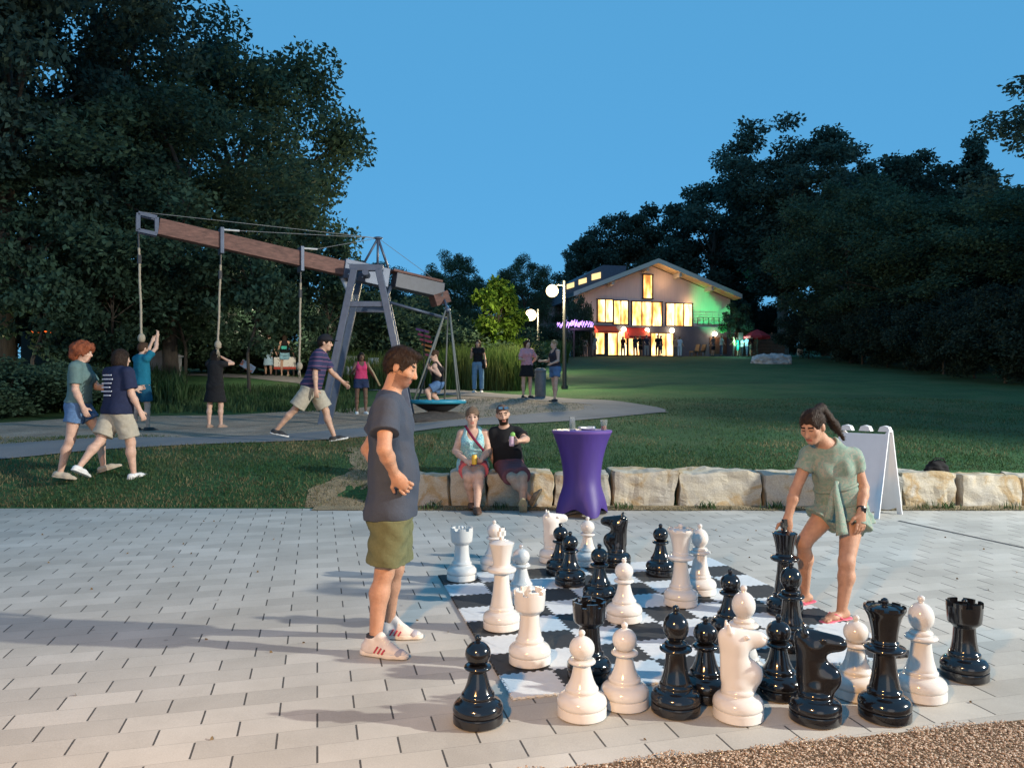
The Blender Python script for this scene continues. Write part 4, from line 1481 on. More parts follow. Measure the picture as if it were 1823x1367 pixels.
# --- the man watching the game
Yc = 4.56
J = jp(Yc, dict(head=(714, 654, 0.0), neck=(694, 700, 0), pelvis=(698, 905, 0), shR=(687, 729, -.20), shL=(693, 729, .20), elR=(684, 800, -.33), wrR=(703, 845, -.225), elL=(654, 800, .33), wrL=(690, 850, .24),
     hipR=(697, 915, -.10), hipL=(701, 915, .10), knR=(683, 1020, -.10), anR=(670, 1141, -.12), knL=(702, 1013, .10), anL=(692, 1108, .13)))
for sd, (px, py) in (('R', (668, 1165)), ('L', (692, 1134))):
    g = on_plaza(px, py); J['an' + sd] = g + vec(0, 0, .085 * 1.02)
    J['kn' + sd][1] = J['an' + sd][1] + (.05 if sd == 'R' else -.06)
J['toeR'] = nrm(vec(.93, -.36, .0)); J['toeL'] = nrm(vec(.985, -.12, .0))
J['hf'] = nrm(vec(.93, -.12, -.36)); J['s'] = 1.02; J['base'] = on_plaza(690, 1152)
J['hdR'] = nrm(vec(.62, .10, -.74)); J['pnR'] = vec(0, 1, 0); J['thR'] = vec(-.7, 0, .7)
J['hdL'] = nrm(vec(.8, -.1, -.5)); J['pnL'] = vec(0, -1, 0); J['thL'] = vec(-.7, 0, .7)
M_TEE = fabric('heather', (0.046, 0.056, 0.080), .12, 180)
M_OLIVE = fabric('olive', (0.115, 0.12, 0.062), .10, 60)
M_SHOEW = mat('shoe_white', (0.55, 0.50, 0.48), .6, .1, 20)
M_SOLE = mat('sole_white', (0.60, 0.55, 0.50), .7, .08, 20)
man = person('man in grey t-shirt and olive shorts standing left of the chess mat', J,
    dict(sex='m', skin='tan', hair=('short', 'dark'), beard='stubble', gw=1.08, gd=1.12, belly=.045, lw=1.0, hs=.92, spread=1.2, top=('tee', M_TEE, .60, -.045), bottom=('shorts', M_OLIVE, .84, .024), shoes=('shoe', M_SHOEW, M_SOLE), stripes=mat('stripe_red', (0.38, 0.03, 0.06), .6), curlR=34, loose=.016, wr=.005), h=.0056, fine=True)

# --- the woman bending to move the black king
Yw = 5.22
J = jp(Yw, dict(head=(1447, 760, -.10), neck=(1472, 792, 0), pelvis=(1497, 905, .05), shR=(1441, 812, .02), shL=(1519, 814, -.02), elR=(1416, 872, .0), wrR=(1402, 924, -.03), elL=(1537, 868, -.02), wrL=(1533, 912, -.13),
     hipR=(1472, 914, .06), hipL=(1518, 918, .0), knR=(1430, 966, .02), anR=(1427, 1050, .17), knL=(1507, 1001, -.14), anL=(1501, 1086, -.12)))
g = on_plaza(1499, 1104); J['anL'] = g + vec(0, 0, .085)
g = on_plaza(1432, 1078); J['anR'] = g + vec(0, 0, .095)
J['toeL'] = nrm(vec(-.90, -.42, 0)); J['toeR'] = nrm(vec(-.93, -.3, -.1))
J['hf'] = nrm(vec(-.70, -.62, -.42)); J['s'] = .96; J['base'] = on_plaza(1480, 1095)
J['hdR'] = nrm(vec(-.10, -.02, -1)); J['pnR'] = vec(-.2, -.9, .1); J['thR'] = vec(-1, -.3, 0)
J['hdL'] = nrm(vec(-.08, -.12, -1)); J['pnL'] = vec(-.3, .9, 0); J['thL'] = vec(-1, 0, 0)
J['tail'] = [P(1462, 727, Yw + .06), P(1486, 758, Yw + .1), P(1502, 782, Yw + .1)]
M_SAGE = pattern_mat('sage_print', [(0.0, (0.09, 0.15, 0.13)), (0.40, (0.17, 0.25, 0.21)), (0.5, (0.20, 0.28, 0.235)), (0.56, (0.30, 0.27, 0.225)), (0.62, (0.15, 0.23, 0.20)), (1, (0.25, 0.33, 0.28))], 26, 'noise')
M_PINK = mat('sandal_pink', (0.62, 0.10, 0.16), .55, .05)
woman = person('woman in a sage green romper bending down to grip the black king', J,
    dict(sex='f', skin='tan', hair=('pony', 'dark'), gw=.92, gd=.95, lw=.96, bust=.66, hs=.93, spread=1.15, top=('tee', M_SAGE, .44, .04), bottom=('shorts', M_SAGE, .25, .028, .16), shoes=('flipflop', M_PINK), curlR=55, curlL=14, loose=.012, wr=.006), h=.0056, fine=True)
def strip(pts, w, nv, m, name, root, base, th=.006):
    """a cloth band that follows points, width w across"""
    mb = MB()
    c = catmull(pts, 5); n = len(c)
    w = [w] * n if not isinstance(w, (list, tuple)) else np.interp(np.linspace(0, 1, n), np.linspace(0, 1, len(w)), w)
    v = []; f = []
    nv = nrm(nv)
    for i, p in enumerate(c):
        d = nrm(c[min(i + 1, n - 1)] - c[max(i - 1, 0)]); s_ = nrm(np.cross(d, nv))
        for a, b_ in ((-1, -1), (1, -1), (1, 1), (-1, 1)):
            v.append(p + s_ * a * w[i] / 2 + nv * b_ * th / 2)
    for i in range(n - 1):
        for k in range(4):
            f.append((4 * i + k, 4 * i + (k + 1) % 4, 4 * i + 4 + (k + 1) % 4, 4 * i + 4 + k))
    f += [(3, 2, 1, 0), (4 * n - 4, 4 * n - 3, 4 * n - 2, 4 * n - 1)]
    mb.add(v, f)
    return mb.build(name, m, root, smooth=True, rel=base)
b_ = J['base']
strip([P(1488, 856, Yw - .15), P(1489, 880, Yw - .175), P(1495, 915, Yw - .18), P(1499, 952, Yw - .17)], [.02, .045, .06, .085], vec(.1, -1, .1), M_SAGE, 'sash_tail', woman, b_)
strip([P(1491, 856, Yw - .15), P(1484, 878, Yw - .17), P(1479, 905, Yw - .17), P(1474, 925, Yw - .15)], [.02, .04, .05, .05], vec(-.1, -1, .1), M_SAGE, 'sash_tail', woman, b_)
# waist band
pts = []
Rr, Fq, Uq = torso_frame(J); wc = J['pelvis'] + (J['neck'] - J['pelvis']) * .36
for i in range(25):
    a = 2 * PI * i / 24; pts.append(wc + (Rr * math.cos(a) * .142 + Fq * math.sin(a) * .122))
mb = MB(); mb.tube(pts, .012, 6, cap=False); mb.build('waist_tie', M_SAGE, woman, smooth=True, rel=b_)
# flared hem of the romper's far leg
q = [cone(J['hipL'] + vec(.02, 0, .05), J['hipL'] + (J['knL'] - J['hipL']) * .20 + vec(.05, .02, .0), .085, .118, .03, vec(0, 1, 0), .85, flat=1)]
sdf_obj('hem_flare', q, .008, M_SAGE, woman, b_, wrinkle=.006, wl=.06)
w_ = J['wrL']; d_ = nrm(J['wrL'] - J['elL'])
mb = MB(); mb.tube([w_ - d_ * .035, w_ - d_ * .012], .031, 14); mb.box(w_ - d_ * .023 + vec(.0, -.031, 0), (.030, .012, .034)); mb.build('wristwatch', mat('watch', (.012, .012, .014), .3), woman, rel=b_)

# --- the seated couple
Ys = 9.50
def ground_feet(J, px, py, sd, lift=.085):
    g = on_plaza(px, py); J['an' + sd] = g + vec(0, 0, lift)
J = jp(Ys, dict(head=(841, 743, -.03), neck=(842, 764, 0), pelvis=(842, 829, .05), shR=(822, 772, 0), shL=(864, 772, 0), elR=(811, 803, -.05), wrR=(832, 822, -.30), elL=(869, 803, -.05), wrL=(855, 820, -.30),
     hipR=(834, 832, -.02), hipL=(852, 832, -.02), knR=(833, 848, -.43), knL=(853, 846, -.43), anR=(841, 897, -.62), anL=(849, 902, -.70)))
ground_feet(J, 840, 906, 'R'); ground_feet(J, 849, 913, 'L', .075)
J['toeR'] = nrm(vec(.10, -1, .15)); J['toeL'] = nrm(vec(.1, -1, .1)); J['hf'] = nrm(vec(.06, -1, -.05)); J['s'] = .97; J['base'] = on_plaza(843, 914)
J['hdR'] = nrm(vec(.75, -.3, .0)); J['hdL'] = nrm(vec(-.75, -.3, .0)); J['pnR'] = vec(0, -.7, .7); J['pnL'] = vec(0, .6, .8)
M_AQUA = pattern_mat('aqua_floral', [(0, (0.10, 0.36, 0.42)), (0.4, (0.16, 0.50, 0.55)), (0.5, (0.45, 0.60, 0.58)), (0.6, (0.08, 0.28, 0.40)), (1, (0.28, 0.55, 0.60))], 45, 'noise')
M_CORAL = fabric('coral', (0.52, 0.11, 0.13))
BOOT = mat('shoe_brown', (0.09, 0.045, 0.028), .6, .2, 30)
sw = person('woman in a blue patterned sleeveless top and pink shorts seated on the wall', J,
    dict(sex='f', skin='light', hair=('bun', 'grey'), gw=1.20, gd=1.12, lw=1.12, top=('tank', M_AQUA, 0, -.06), bottom=('shorts', M_CORAL, .42, .018, .10), shoes=('low', BOOT, BOOT), curl=45, wr=.004), h=.0095, fine=True)
b_ = J['base']
Rr, Fq, Uq = torso_frame(J); ch = J['pelvis'] + (J['neck'] - J['pelvis']) * .62
strip([P(828, 757, Ys - .05), P(836, 770, Ys - .165), P(846, 784, Ys - .185), P(856, 796, Ys - .165), P(864, 806, Ys - .06)], .032, vec(0, -1, .15), fabric('maroon', (0.16, 0.015, 0.045)), 'bag_strap', sw, b_)
can = thing('drink_can', 'yellow drink can held in the lap of the seated woman', 'can', tuple(P(844.5, 827, Ys - .40)))
prof_ = [(.024, 0), (.031, .008), (.031, .108), (.026, .118), (.026, .120), (.022, .118)]
mb = MB(); mb.lathe(prof_[:4], 20); mb.build('can_body', mat('can_yellow', (0.62, 0.36, 0.02), .35, .2, 40), can, smooth='auto')
mb = MB(); mb.lathe([(.0265, .1185), (.0265, .121), (.022, .119)], 20); mb.build('can_lid', mat('alu', (.6, .6, .6), .3, metal=1), can, smooth='auto')

J = jp(Ys, dict(head=(895, 738, -.08), neck=(898, 762, 0), pelvis=(906, 827, .05), shR=(880, 771, 0), shL=(921, 770, 0), elR=(874, 806, .05), wrR=(884, 832, .12), elL=(937, 782, -.14), wrL=(921, 786, -.33),
     hipR=(897, 831, -.02), hipL=(917, 831, -.02), knR=(911, 850, -.45), knL=(930, 848, -.45), anR=(938, 890, -.78), anL=(929, 894, -.70)))
ground_feet(J, 943, 908, 'R', .14); ground_feet(J, 931, 911, 'L', .09)
J['toeR'] = nrm(vec(.34, -.60, .72)); J['toeL'] = nrm(vec(-.02, -.72, .70)); J['hf'] = nrm(vec(.10, -1, -.16)); J['hu'] = nrm(vec(-.14, 0, 1)); J['s'] = 1.0; J['base'] = on_plaza(912, 913)
J['hdL'] = nrm(vec(-.55, -.8, .05)); J['pnL'] = vec(-.8, .5, .1); J['thL'] = vec(0, 0, 1)
M_BLACK = fabric('black', (0.012, 0.012, 0.014), .2, 60)
M_BERRY = fabric('berry', (0.155, 0.060, 0.070), .12, 60)
sm = person('bearded man in a black t-shirt and dusty red shorts seated on the wall', J,
    dict(sex='m', skin='mid', hair=('buzz', 'shaved'), beard='full', gw=1.10, gd=1.1, lw=1.05, top=('tee', M_BLACK, .62, -.03), bottom=('shorts', M_BERRY, .92, .022, .10), shoes=('low', mat('shoe_grey', (0.16, 0.14, 0.11), .7, .3, 30), mat('sole_tan', (0.34, 0.28, 0.17), .8, .2, 30)), curl=50), h=.0095, fine=True)
b_ = J['base']
c = J['head']; f = J['hf']; r = nrm(np.cross(f, vec(0, 0, 1))); u = np.cross(r, f)
mb = MB()
for g in (-1, 1):
    mb.box(c + r * .034 * g + f * .085 + u * .098, (.052, .012, .032)); mb.beam(c + r * .062 * g + f * .075 + u * .095, c + r * .085 * g - f * .02 + u * .075, .005)
mb.build('sunglasses', mat('sunglass', (.05, .14, .25), .1, metal=.5), sm, bevel=.003, rel=b_)
wc = J['wrL'] + J['hdL'] * .075 + vec(-.025, -.01, -.055)
bt = thing('drink_can', 'white and red drink can held up by the seated man', 'can', tuple(wc))
mb = MB(); mb.lathe(prof_[:4], 20); mb.build('can_body', pattern_mat('can_print', [(0, (.5, .5, .5)), (.45, (.6, .6, .62)), (.55, (.45, .06, .10)), (1, (.30, .12, .35))], 22, 'wave'), bt, smooth='auto')
mb = MB(); mb.lathe([(.0265, .1185), (.0265, .121), (.022, .119)], 20); mb.build('can_lid', MATS['alu'], bt, smooth='auto')
mb = MB(); mb.sphere((0.012, 0, .140), .030, 12, 8, (1, .5, 1)); lw_ = mb.build('lime_slice', mat('lime', (.20, .45, .10), .5), bt, smooth=True)

# --- people on the playground (joint angles)
M_DENIM = fabric('denim', (0.085, 0.16, 0.30), .2, 40)
M_DDEN = fabric('dark_denim', (0.022, 0.035, 0.085), .2, 40)
M_TEAL = fabric('teal_shirt', (0.10, 0.165, 0.165))
M_NAVY = fabric('navy', (0.016, 0.022, 0.055))
M_KHAKI = fabric('khaki', (0.36, 0.33, 0.27))
M_WSH = mat('sneaker_white', (0.62, 0.62, 0.62), .6, .05)
M_BSH = mat('sneaker_black', (0.02, 0.02, 0.022), .6, .1)
Xp, Yp = X_at(140, 10.05), 10.05
J = fk(Xp, Yp, 1.76, yaw=12, lean=2, armR=(2, 8, 22), armL=(30, 6, 55), legR=(-8, 8, -8), legL=(32, 28, 18), head=(-8, -5))
person('woman with curly red hair and denim shorts walking on the grass', J,
    dict(sex='f', skin='light', hair=('curly', 'red'), gw=1.12, gd=1.1, lw=1.08, top=('tee', M_TEAL, .75, .02), bottom=('shorts', M_DENIM, .48, .018), shoes=('low', mat('sandal_tan', (.42, .36, .28), .7), mat('sandal_tan', (.42, .36, .28))), loose=.018), h=.0105, fine=True)
Xp, Yp = X_at(210, 9.95), 9.95
J = fk(Xp, Yp, 1.70, yaw=62, lean=1, armR=(4, 12, 18), armL=(30, 8, 70), legR=(14, 8, 5), legL=(-24, 18, -25), head=(-10, -3), sex='m')
nv = person('person in a navy t-shirt with white print and cream shorts, seen from behind', J,
    dict(sex='m', skin='light', hair=('bob', 'dark'), gw=1.22, gd=1.25, lw=1.12, top=('tee', M_NAVY, .75, -.07), bottom=('shorts', M_KHAKI, .82, .03), shoes=('low', M_WSH, M_WSH), loose=.022), h=.0105, fine=True)
# white print lines on the back of the navy shirt
Rr, Fq, Uq = torso_frame(J); bc = J['pelvis'] + (J['neck'] - J['pelvis']) * .55
for i, (w, o) in enumerate(((.17, 0), (.21, .01), (.19, 0), (.17, -.01), (.21, .0), (.13, .01))):
    zc = .145 - .052 * i
    mb = MB()
    for k in range(6):
        a0, a1 = o - w / 2 + w * k / 6, o - w / 2 + w * (k + .8) / 6
        dep = -.155 - .012 * math.cos(zc * 8)
        mb.beam(bc + Rr * a0 + Fq * (dep + .6 * a0 * a0) + Uq * zc, bc + Rr * a1 + Fq * (dep + .6 * a1 * a1) + Uq * zc, .016, .010, up=Fq)
    mb.build('print_line', mat('print_white', (.5, .52, .6), .8), nv, rel=J['base'])
Yp = 14.6; Xp = X_at(252, Yp)
J = fk(Xp, Yp, 1.68, yaw=60, armR=(140, 5, 30), armL=(120, 5, 40), legL=(-4, 0), legR=(6, 4), bendR=(-.2, .1, 1), bendL=(-.2, .1, 1))
person('person in a bright teal shirt with raised arms holding the leftmost rope', J,
    dict(sex='m', skin='light', hair=('short', 'brown'), gw=1.1, gd=1.1, top=('tee', fabric('bright_teal', (.01, .13, .20)), .6, -.05), bottom=('shorts', fabric('blue', (.012, .08, .14)), .8, .02), shoes=('low', M_BSH)), h=.016)
Yp = 15.75; Xp = X_at(383, Yp)
J = fk(Xp, Yp, 1.60, yaw=80, armR=(95, 25, 120), armL=(120, 10, 60), legL=(-3, 0), legR=(4, 3), bendR=(-1, .2, .8), bendL=(-.5, 0, 1))
person('woman in a short black dress holding the middle rope, seen from behind', J,
    dict(sex='f', skin='light', hair=('long', 'black'), gw=1.12, gd=1.05, top=('tee', M_BLACK, .45, .05), bottom=('dress', M_BLACK, .82, .02), shoes=('low', mat('shoe_nude', (.30, .2, .15), .7))), h=.015)
Yp = 12.65; Xp = X_at(556, Yp)
J = fk(Xp, Yp, 1.84, yaw=4, lean=15, armR=(-8, 6, 12), armL=(28, 8, 20), legR=(-34, 8, -12), legL=(26, 8, 10), head=(0, -4), sex='m')
mp_ = person('man in a dark cap, striped shirt and pale shorts striding along the asphalt path', J,
    dict(sex='m', skin='mid', hair=('short', 'dark'), gw=1.05, gd=1.1, top=('tee', pattern_mat('striped', [(0, (.030, .034, .085)), (.45, (.045, .045, .11)), (.6, (.24, .08, .12)), (.75, (.05, .05, .12)), (1, (.02, .024, .06))], 2.2, 'wave'), .8, -.05), bottom=('shorts', M_KHAKI, .88, .035), shoes=('low', M_BSH, M_WSH), loose=.022), h=.011, fine=True)
c = J['head']; f = J['hf']
q = [ell(c + vec(0, 0, .062), (.122, .100, .092), np.stack([f, vec(-f[1], f[0], 0), vec(0, 0, 1)]), .01), plane(c + vec(0, 0, .035), vec(0, 0, -1)), ]
q2 = [ell(c + f * .13 + vec(0, 0, .048), (.085, .072, .012), np.stack([f, vec(-f[1], f[0], 0), vec(0, 0, 1)]), .01)]
sdf_obj('cap', q[:1] + q2 + q[1:], .011, fabric('cap_black', (.015, .015, .02)), mp_, J['base'])
Yp = 30.7
J = fk(X_at(478, Yp), Yp, 1.66, yaw=75, armR=(5, 18, 8), armL=(20, 15, 15))
p_ = person('woman in a long pale blue dress with a dark shoulder bag on the far path', J, dict(sex='f', skin='light', hair=('bun', 'dark'), top=('tank', fabric('pale_blue', (.36, .52, .68)), 0, .0), bottom=('dress', fabric('pale_blue', (.36, .52, .68)), 1.15, .02), shoes=('low', M_BSH)), h=.022)
mb = MB(); mb.sphere(J['pelvis'] + vec(-.02, -.16, .20), .15, 10, 8, (1, .5, 1.2)); mb.build('shoulder_bag', M_NAVY, p_, smooth=True, rel=J['base'])
J = fk(X_at(507, Yp - .3), Yp - .3, 1.64, yaw=95, armR=(5, 20, 8), armL=(10, 20, 40), legR=(10, 5))
p_ = person('woman in a black top and light denim shorts beside the woman in the blue dress', J, dict(sex='f', skin='light', hair=('long', 'dark'), top=('tank', M_BLACK, 0, .0), bottom=('shorts', fabric('light_denim', (.25, .46, .60)), .5, .02), shoes=('low', mat('sandal_tan', (.42, .36, .28)))), h=.022)
mb = MB(); mb.box(J['pelvis'] + vec(.02, -.17, .22), (.22, .08, .13)); mb.build('belt_bag', fabric('mint', (.05, .36, .32)), p_, bevel=.02, rel=J['base'])
Yp = 27.5
J = fk(X_at(581, Yp), Yp, 1.68, yaw=160, armR=(25, 10, 50), armL=(25, 10, 50))
person('person in a white shirt by the white game panels, half hidden by the striding man', J, dict(sex='m', skin='brown', hair=('short', 'black'), top=('tee', fabric('white', (.5, .55, .62)), .6, -.04), bottom=('shorts', fabric('grey', (.05, .05, .06)), .8, .02), shoes=('low', M_BSH)), h=.022)
Yp = 20.5
J = fk(X_at(643, Yp), Yp, 1.64, yaw=-70, armR=(10, 22, 95), armL=(-5, 30, 15), legL=(3, 0), legR=(-2, 0))
p_ = person('woman in a bright pink top and dark blue shorts behind the steel frame', J, dict(sex='f', skin='brown', hair=('long', 'black'), gw=1.08, top=('tank', fabric('hot_pink', (.60, .055, .15)), 0, .05), bottom=('shorts', M_DDEN, .42, .02), shoes=('low', M_WSH, M_WSH)), h=.016)
mb = MB(); mb.tube([J['shL'] + vec(0, 0, .04), J['elL'] + vec(.05, -.05, 0), J['wrL'] + vec(.10, -.05, -.15)], .025, 8); mb.build('strap', fabric('tan_strap', (.38, .30, .18)), p_, smooth=True, rel=J['base'])
# woman standing in the net swing
Yp = 17.35
J = jp(Yp, dict(head=(773, 633, 0), neck=(777, 646, .02), pelvis=(781, 684, .08), shR=(773, 652, -.16), shL=(780, 652, .18), elR=(783, 668, -.25), wrR=(768, 658, -.20), elL=(772, 668, .2), wrL=(764, 655, .1),
     hipR=(778, 686, -.06), hipL=(780, 686, .12), knR=(760, 696, -.10), anR=(766, 717, -.10), knL=(771, 704, .12), anL=(783, 718, .14)))
J['toeR'] = nrm(vec(-.9, -.2, -.1)); J['toeL'] = nrm(vec(-.9, 0, -.1)); J['hf'] = nrm(vec(-.8, -.45, -.2)); J['s'] = .97; J['base'] = P(775, 722, Yp)
person('woman in a black tank top and denim shorts crouching in the round net swing', J, dict(sex='f', skin='light', hair=('bun', 'brown'), gw=1.1, gd=1.1, top=('tank', M_BLACK, 0, .06), bottom=('shorts', M_DENIM, .62, .02), shoes=('low', M_BSH)), h=.014)
Yp = 24.2
J = fk(X_at(851, Yp), Yp, 1.66, yaw=-100, armR=(20, 10, 130), armL=(0, 14, 25))
p_ = person('woman in a black top and long blue jeans standing in front of the tall grass', J, dict(sex='f', skin='mid', hair=('long', 'dark'), top=('tee', M_BLACK, .4, .06), bottom=('trousers', fabric('jean_blue', (.13, .24, .36), .15), 1, .02), shoes=('low', M_WSH, M_WSH)), h=.018)
mb = MB(); mb.box(J['hipL'] + vec(.1, -.05, .02), (.20, .08, .30)); mb.build('handbag', M_BLACK, p_, bevel=.03, rel=J['base'])
Yp = 22.0
J = fk(X_at(938, Yp), Yp, 1.66, yaw=-60, armR=(10, 25, 70), armL=(-5, 40, 75), bendL=(-.9, -.2, .2))
person('woman in a soft pink top and short black skirt beside the litter bin', J, dict(sex='f', skin='light', hair=('long', 'brown'), gw=1.12, gd=1.1, top=('tee', fabric('soft_pink', (.50, .26, .30)), .8, .02), bottom=('skirt', M_BLACK, .66, .02), shoes=('low', M_BSH)), h=.018)
Yp = 21.0
J = fk(X_at(988, Yp), Yp, 1.68, yaw=-150, armR=(20, 5, 70), armL=(10, 15, 60), legL=(8, 4), legR=(-5, 0))
person('woman in a dark tank top and denim shorts beside the black lamp post', J, dict(sex='f', skin='light', hair=('bun', 'blond'), gw=1.12, gd=1.12, top=('tank', fabric('charcoal', (.03, .028, .04)), 0, .04), bottom=('shorts', M_DENIM, .5, .022), shoes=('low', M_BSH)), h=.018)

# --- guests in front of the lit house
GUESTS = [(1015, 632, 'blue shirt', (.16, .24, .40)), (1023, 632, 'black clothes', (.015, .015, .02)), (1041, 631, 'cream clothes', (.40, .34, .30)), (1058, 631, 'white shirt', (.45, .45, .5)),
          (1109, 632, 'dark clothes tinted with red light', (.06, .012, .012)), (1131, 632, 'dark grey clothes', (.03, .03, .035)), (1140, 633, 'black suit', (.008, .008, .01)), (1151, 633, 'dark blue clothes', (.03, .03, .05)),  # red light on the guest by the doorway is put into the clothes colour
          (1171, 633, 'black jacket', (.01, .01, .012)), (1177, 632, 'dark brown clothes', (.02, .014, .012)), (1202, 633, 'peach clothes', (.40, .22, .15)), (1210, 634, 'long white clothes', (.50, .55, .62)),
          (1270, 628, 'grey shirt', (.12, .10, .10)), (1284, 628, 'pale green clothes', (.35, .45, .40)), (1306, 631, 'yellow shirt', (.30, .30, .12)), (1313, 631, 'turquoise clothes', (.03, .50, .42)), (1321, 630, 'pale grey shirt', (.4, .45, .5)), (1330, 633, 'light blue shirt', (.25, .32, .48)), (1338, 630, 'dark clothes', (.10, .07, .10))]
WHERE = ['left of the lit door of the far house', 'at the left corner of the house', 'under the purple string lights', 'in front of the left bright window', 'by the red lit doorway', 'left of the doorway lamp', 'in front of the doorway lamp', 'just right of the doorway lamp',
         'in front of the right glass door', 'close beside the guest in the black jacket', 'at the right end of the glass doors', 'at the corner of the dark wall', 'under the rightmost wall lamp', 'right of the rightmost wall lamp', 'left of the guest in turquoise', 'by the red parasol', 'right of the guest in turquoise', 'below the red parasol', 'under the rim of the red parasol']
for i, ((px, py, w, c), wh) in enumerate(zip(GUESTS, WHERE)):
    Yg = 65.5 - (i % 3) * .4
    X_ = X_at(px, Yg)
    z_ = tz(X_, Yg)
    H = random.uniform(1.62, 1.82)
    J = fk(X_, Yg, H, yaw=random.choice([-90, -60, 60, 120, 180, 0, 90]) + random.uniform(-15, 15), armR=(random.uniform(0, 40), 12, random.uniform(0, 80)), armL=(random.uniform(0, 30), 12, random.uniform(0, 60)), legL=(random.uniform(-6, 6), 0), legR=(random.uniform(-6, 6), 0), z0=z_)
    cm = fabric('guest_%d' % i, c)
    sk = random.choice(['light', 'mid', 'tan'])
    kind = 'trousers' if i % 3 else 'shorts'
    person('guest in %s standing %s' % (w, wh), J, dict(sex='m' if i % 2 else 'f', skin=sk, hair=(random.choice(['short', 'long', 'bun']), random.choice(['dark', 'brown', 'blond'])), top=('tee', cm, .7, -.04), bottom=(kind, cm if i in (6, 11, 15) else fabric('guest_leg_%d' % (i % 4), [(.02, .02, .03), (.05, .06, .10), (.12, .11, .10), (.3, .3, .3)][i % 4]), .9, .02), shoes=('low', M_BSH)), h=.042, group='guests in front of the house')
# ------------------------------------------------------------------ purple cocktail table and what stands on it
TB = on_plaza(1036, 917)
M_PURP = mat('spandex_purple', (0.040, 0.017, 0.165), .55, .12, 6, .35, 4, stretch=(1.5, 1.5, .35))
tbl = thing('cocktail_table', 'tall cocktail table in a stretched purple cover in front of the wall', 'table', tuple(TB))
TH = 0.985; RT = 0.345
n = 64; v = []; f = []
zs = np.linspace(0, 1, 22)
for z in zs:
    for j in range(n):
        a = 2 * PI * j / n
        k = max(0, math.cos(2 * (a - R(28)))) ** 1.5                   # four feet
        k = abs(math.cos(2 * (a - R(20)))) ** 2.2
        rw = .215 + .13 * (max(0, z - .35) / .65) ** 2.2 + .10 * (max(0, .35 - z) / .35) ** 1.3
        foot = .235 + .085 * k
        rr = rw * (1 - (max(0, .45 - z) / .45) ** 1.4) + foot * (max(0, .45 - z) / .45) ** 1.4
        z0 = (1 - z) ** 6 * .085 * (1 - k)                            # hem arches between the feet
        v.append((rr * math.cos(a), rr * math.sin(a), .01 + z * (TH - .03) + z0))
for i in range(len(zs) - 1):
    for j in range(n):
        f.append((i * n + j, i * n + (j + 1) % n, (i + 1) * n + (j + 1) % n, (i + 1) * n + j))
mesh_obj('table_cover', v, f, M_PURP, tbl, smooth=True)
mb = MB(); mb.lathe([(RT - .006, TH - .034), (RT + .002, TH - .022), (RT + .002, TH - .006), (RT - .008, TH), (.001, TH)], 64); mb.build('table_top', mat('spandex_top', (0.11, 0.055, 0.26), .5, .08, 6), tbl, smooth='auto')
mb = MB()
mb.tube([(0, 0, .05), (0, 0, TH - .04)], .035, 12)
for i in range(4):
    a = R(20) + i * PI / 2
    mb.beam((0, 0, .06), (.30 * math.cos(a), .30 * math.sin(a), .02), .05, .03)
mb.build('pedestal', mat('pedestal_grey', (.10, .10, .11), .5), tbl)
M_GLASS, nt, b = newmat('clear_plastic')
b.inputs['Transmission Weight'].default_value = .92; b.inputs['Roughness'].default_value = .08; b.inputs['IOR'].default_value = 1.25; b.inputs['Base Color'].default_value = (.92, .93, .93, 1)
def cup(name, label, cat, px, Y, z, r0, r1, h, fill=None):
    t = thing(name, label, cat, (X_at(px, Y), Y, z))
    mb = MB(); mb.lathe([(r0, 0), (r1, h), (r1 - .003, h), (r0 - .002, .004)], 24); mb.build('cup_wall', M_GLASS, t, smooth='auto')
    if fill:
        mb = MB(); mb.lathe([(r0 - .003, .005), (r0 + (r1 - r0) * .4 - .003, h * .4)], 24); mb.build('drink', mat('drink_orange', fill, .2), t, smooth='auto')
    return t
zt = TB[2] + TH
cup('plastic_cup', 'clear plastic cup with a little orange drink at the right edge of the purple table', 'cup', 1075, TB[1] - .03, zt, .030, .045, .12, (.45, .10, .03))
g_ = cup('glass_jar', 'tall clear glass at the left edge of the purple table', 'glass', 1019, TB[1] + .02, zt, .036, .034, .15)
pl = thing('plate', 'white disposable plate with a napkin on the purple table', 'plate', (X_at(1046, TB[1]), TB[1] + .02, zt))
mb = MB(); mb.lathe([(.06, .002), (.10, .016), (.103, .018), (.098, .014), (.06, .004)], 28); mb.build('rim', mat('paper_white', (.68, .68, .70), .7), pl, smooth='auto')
mb = MB(); mb.box((-.05, 0, .028), (.10, .09, .018), .3); mb.box((.04, -.02, .030), (.09, .07, .022), -.4); mb.build('napkin', MATS['paper_white'], pl, bevel=.006)

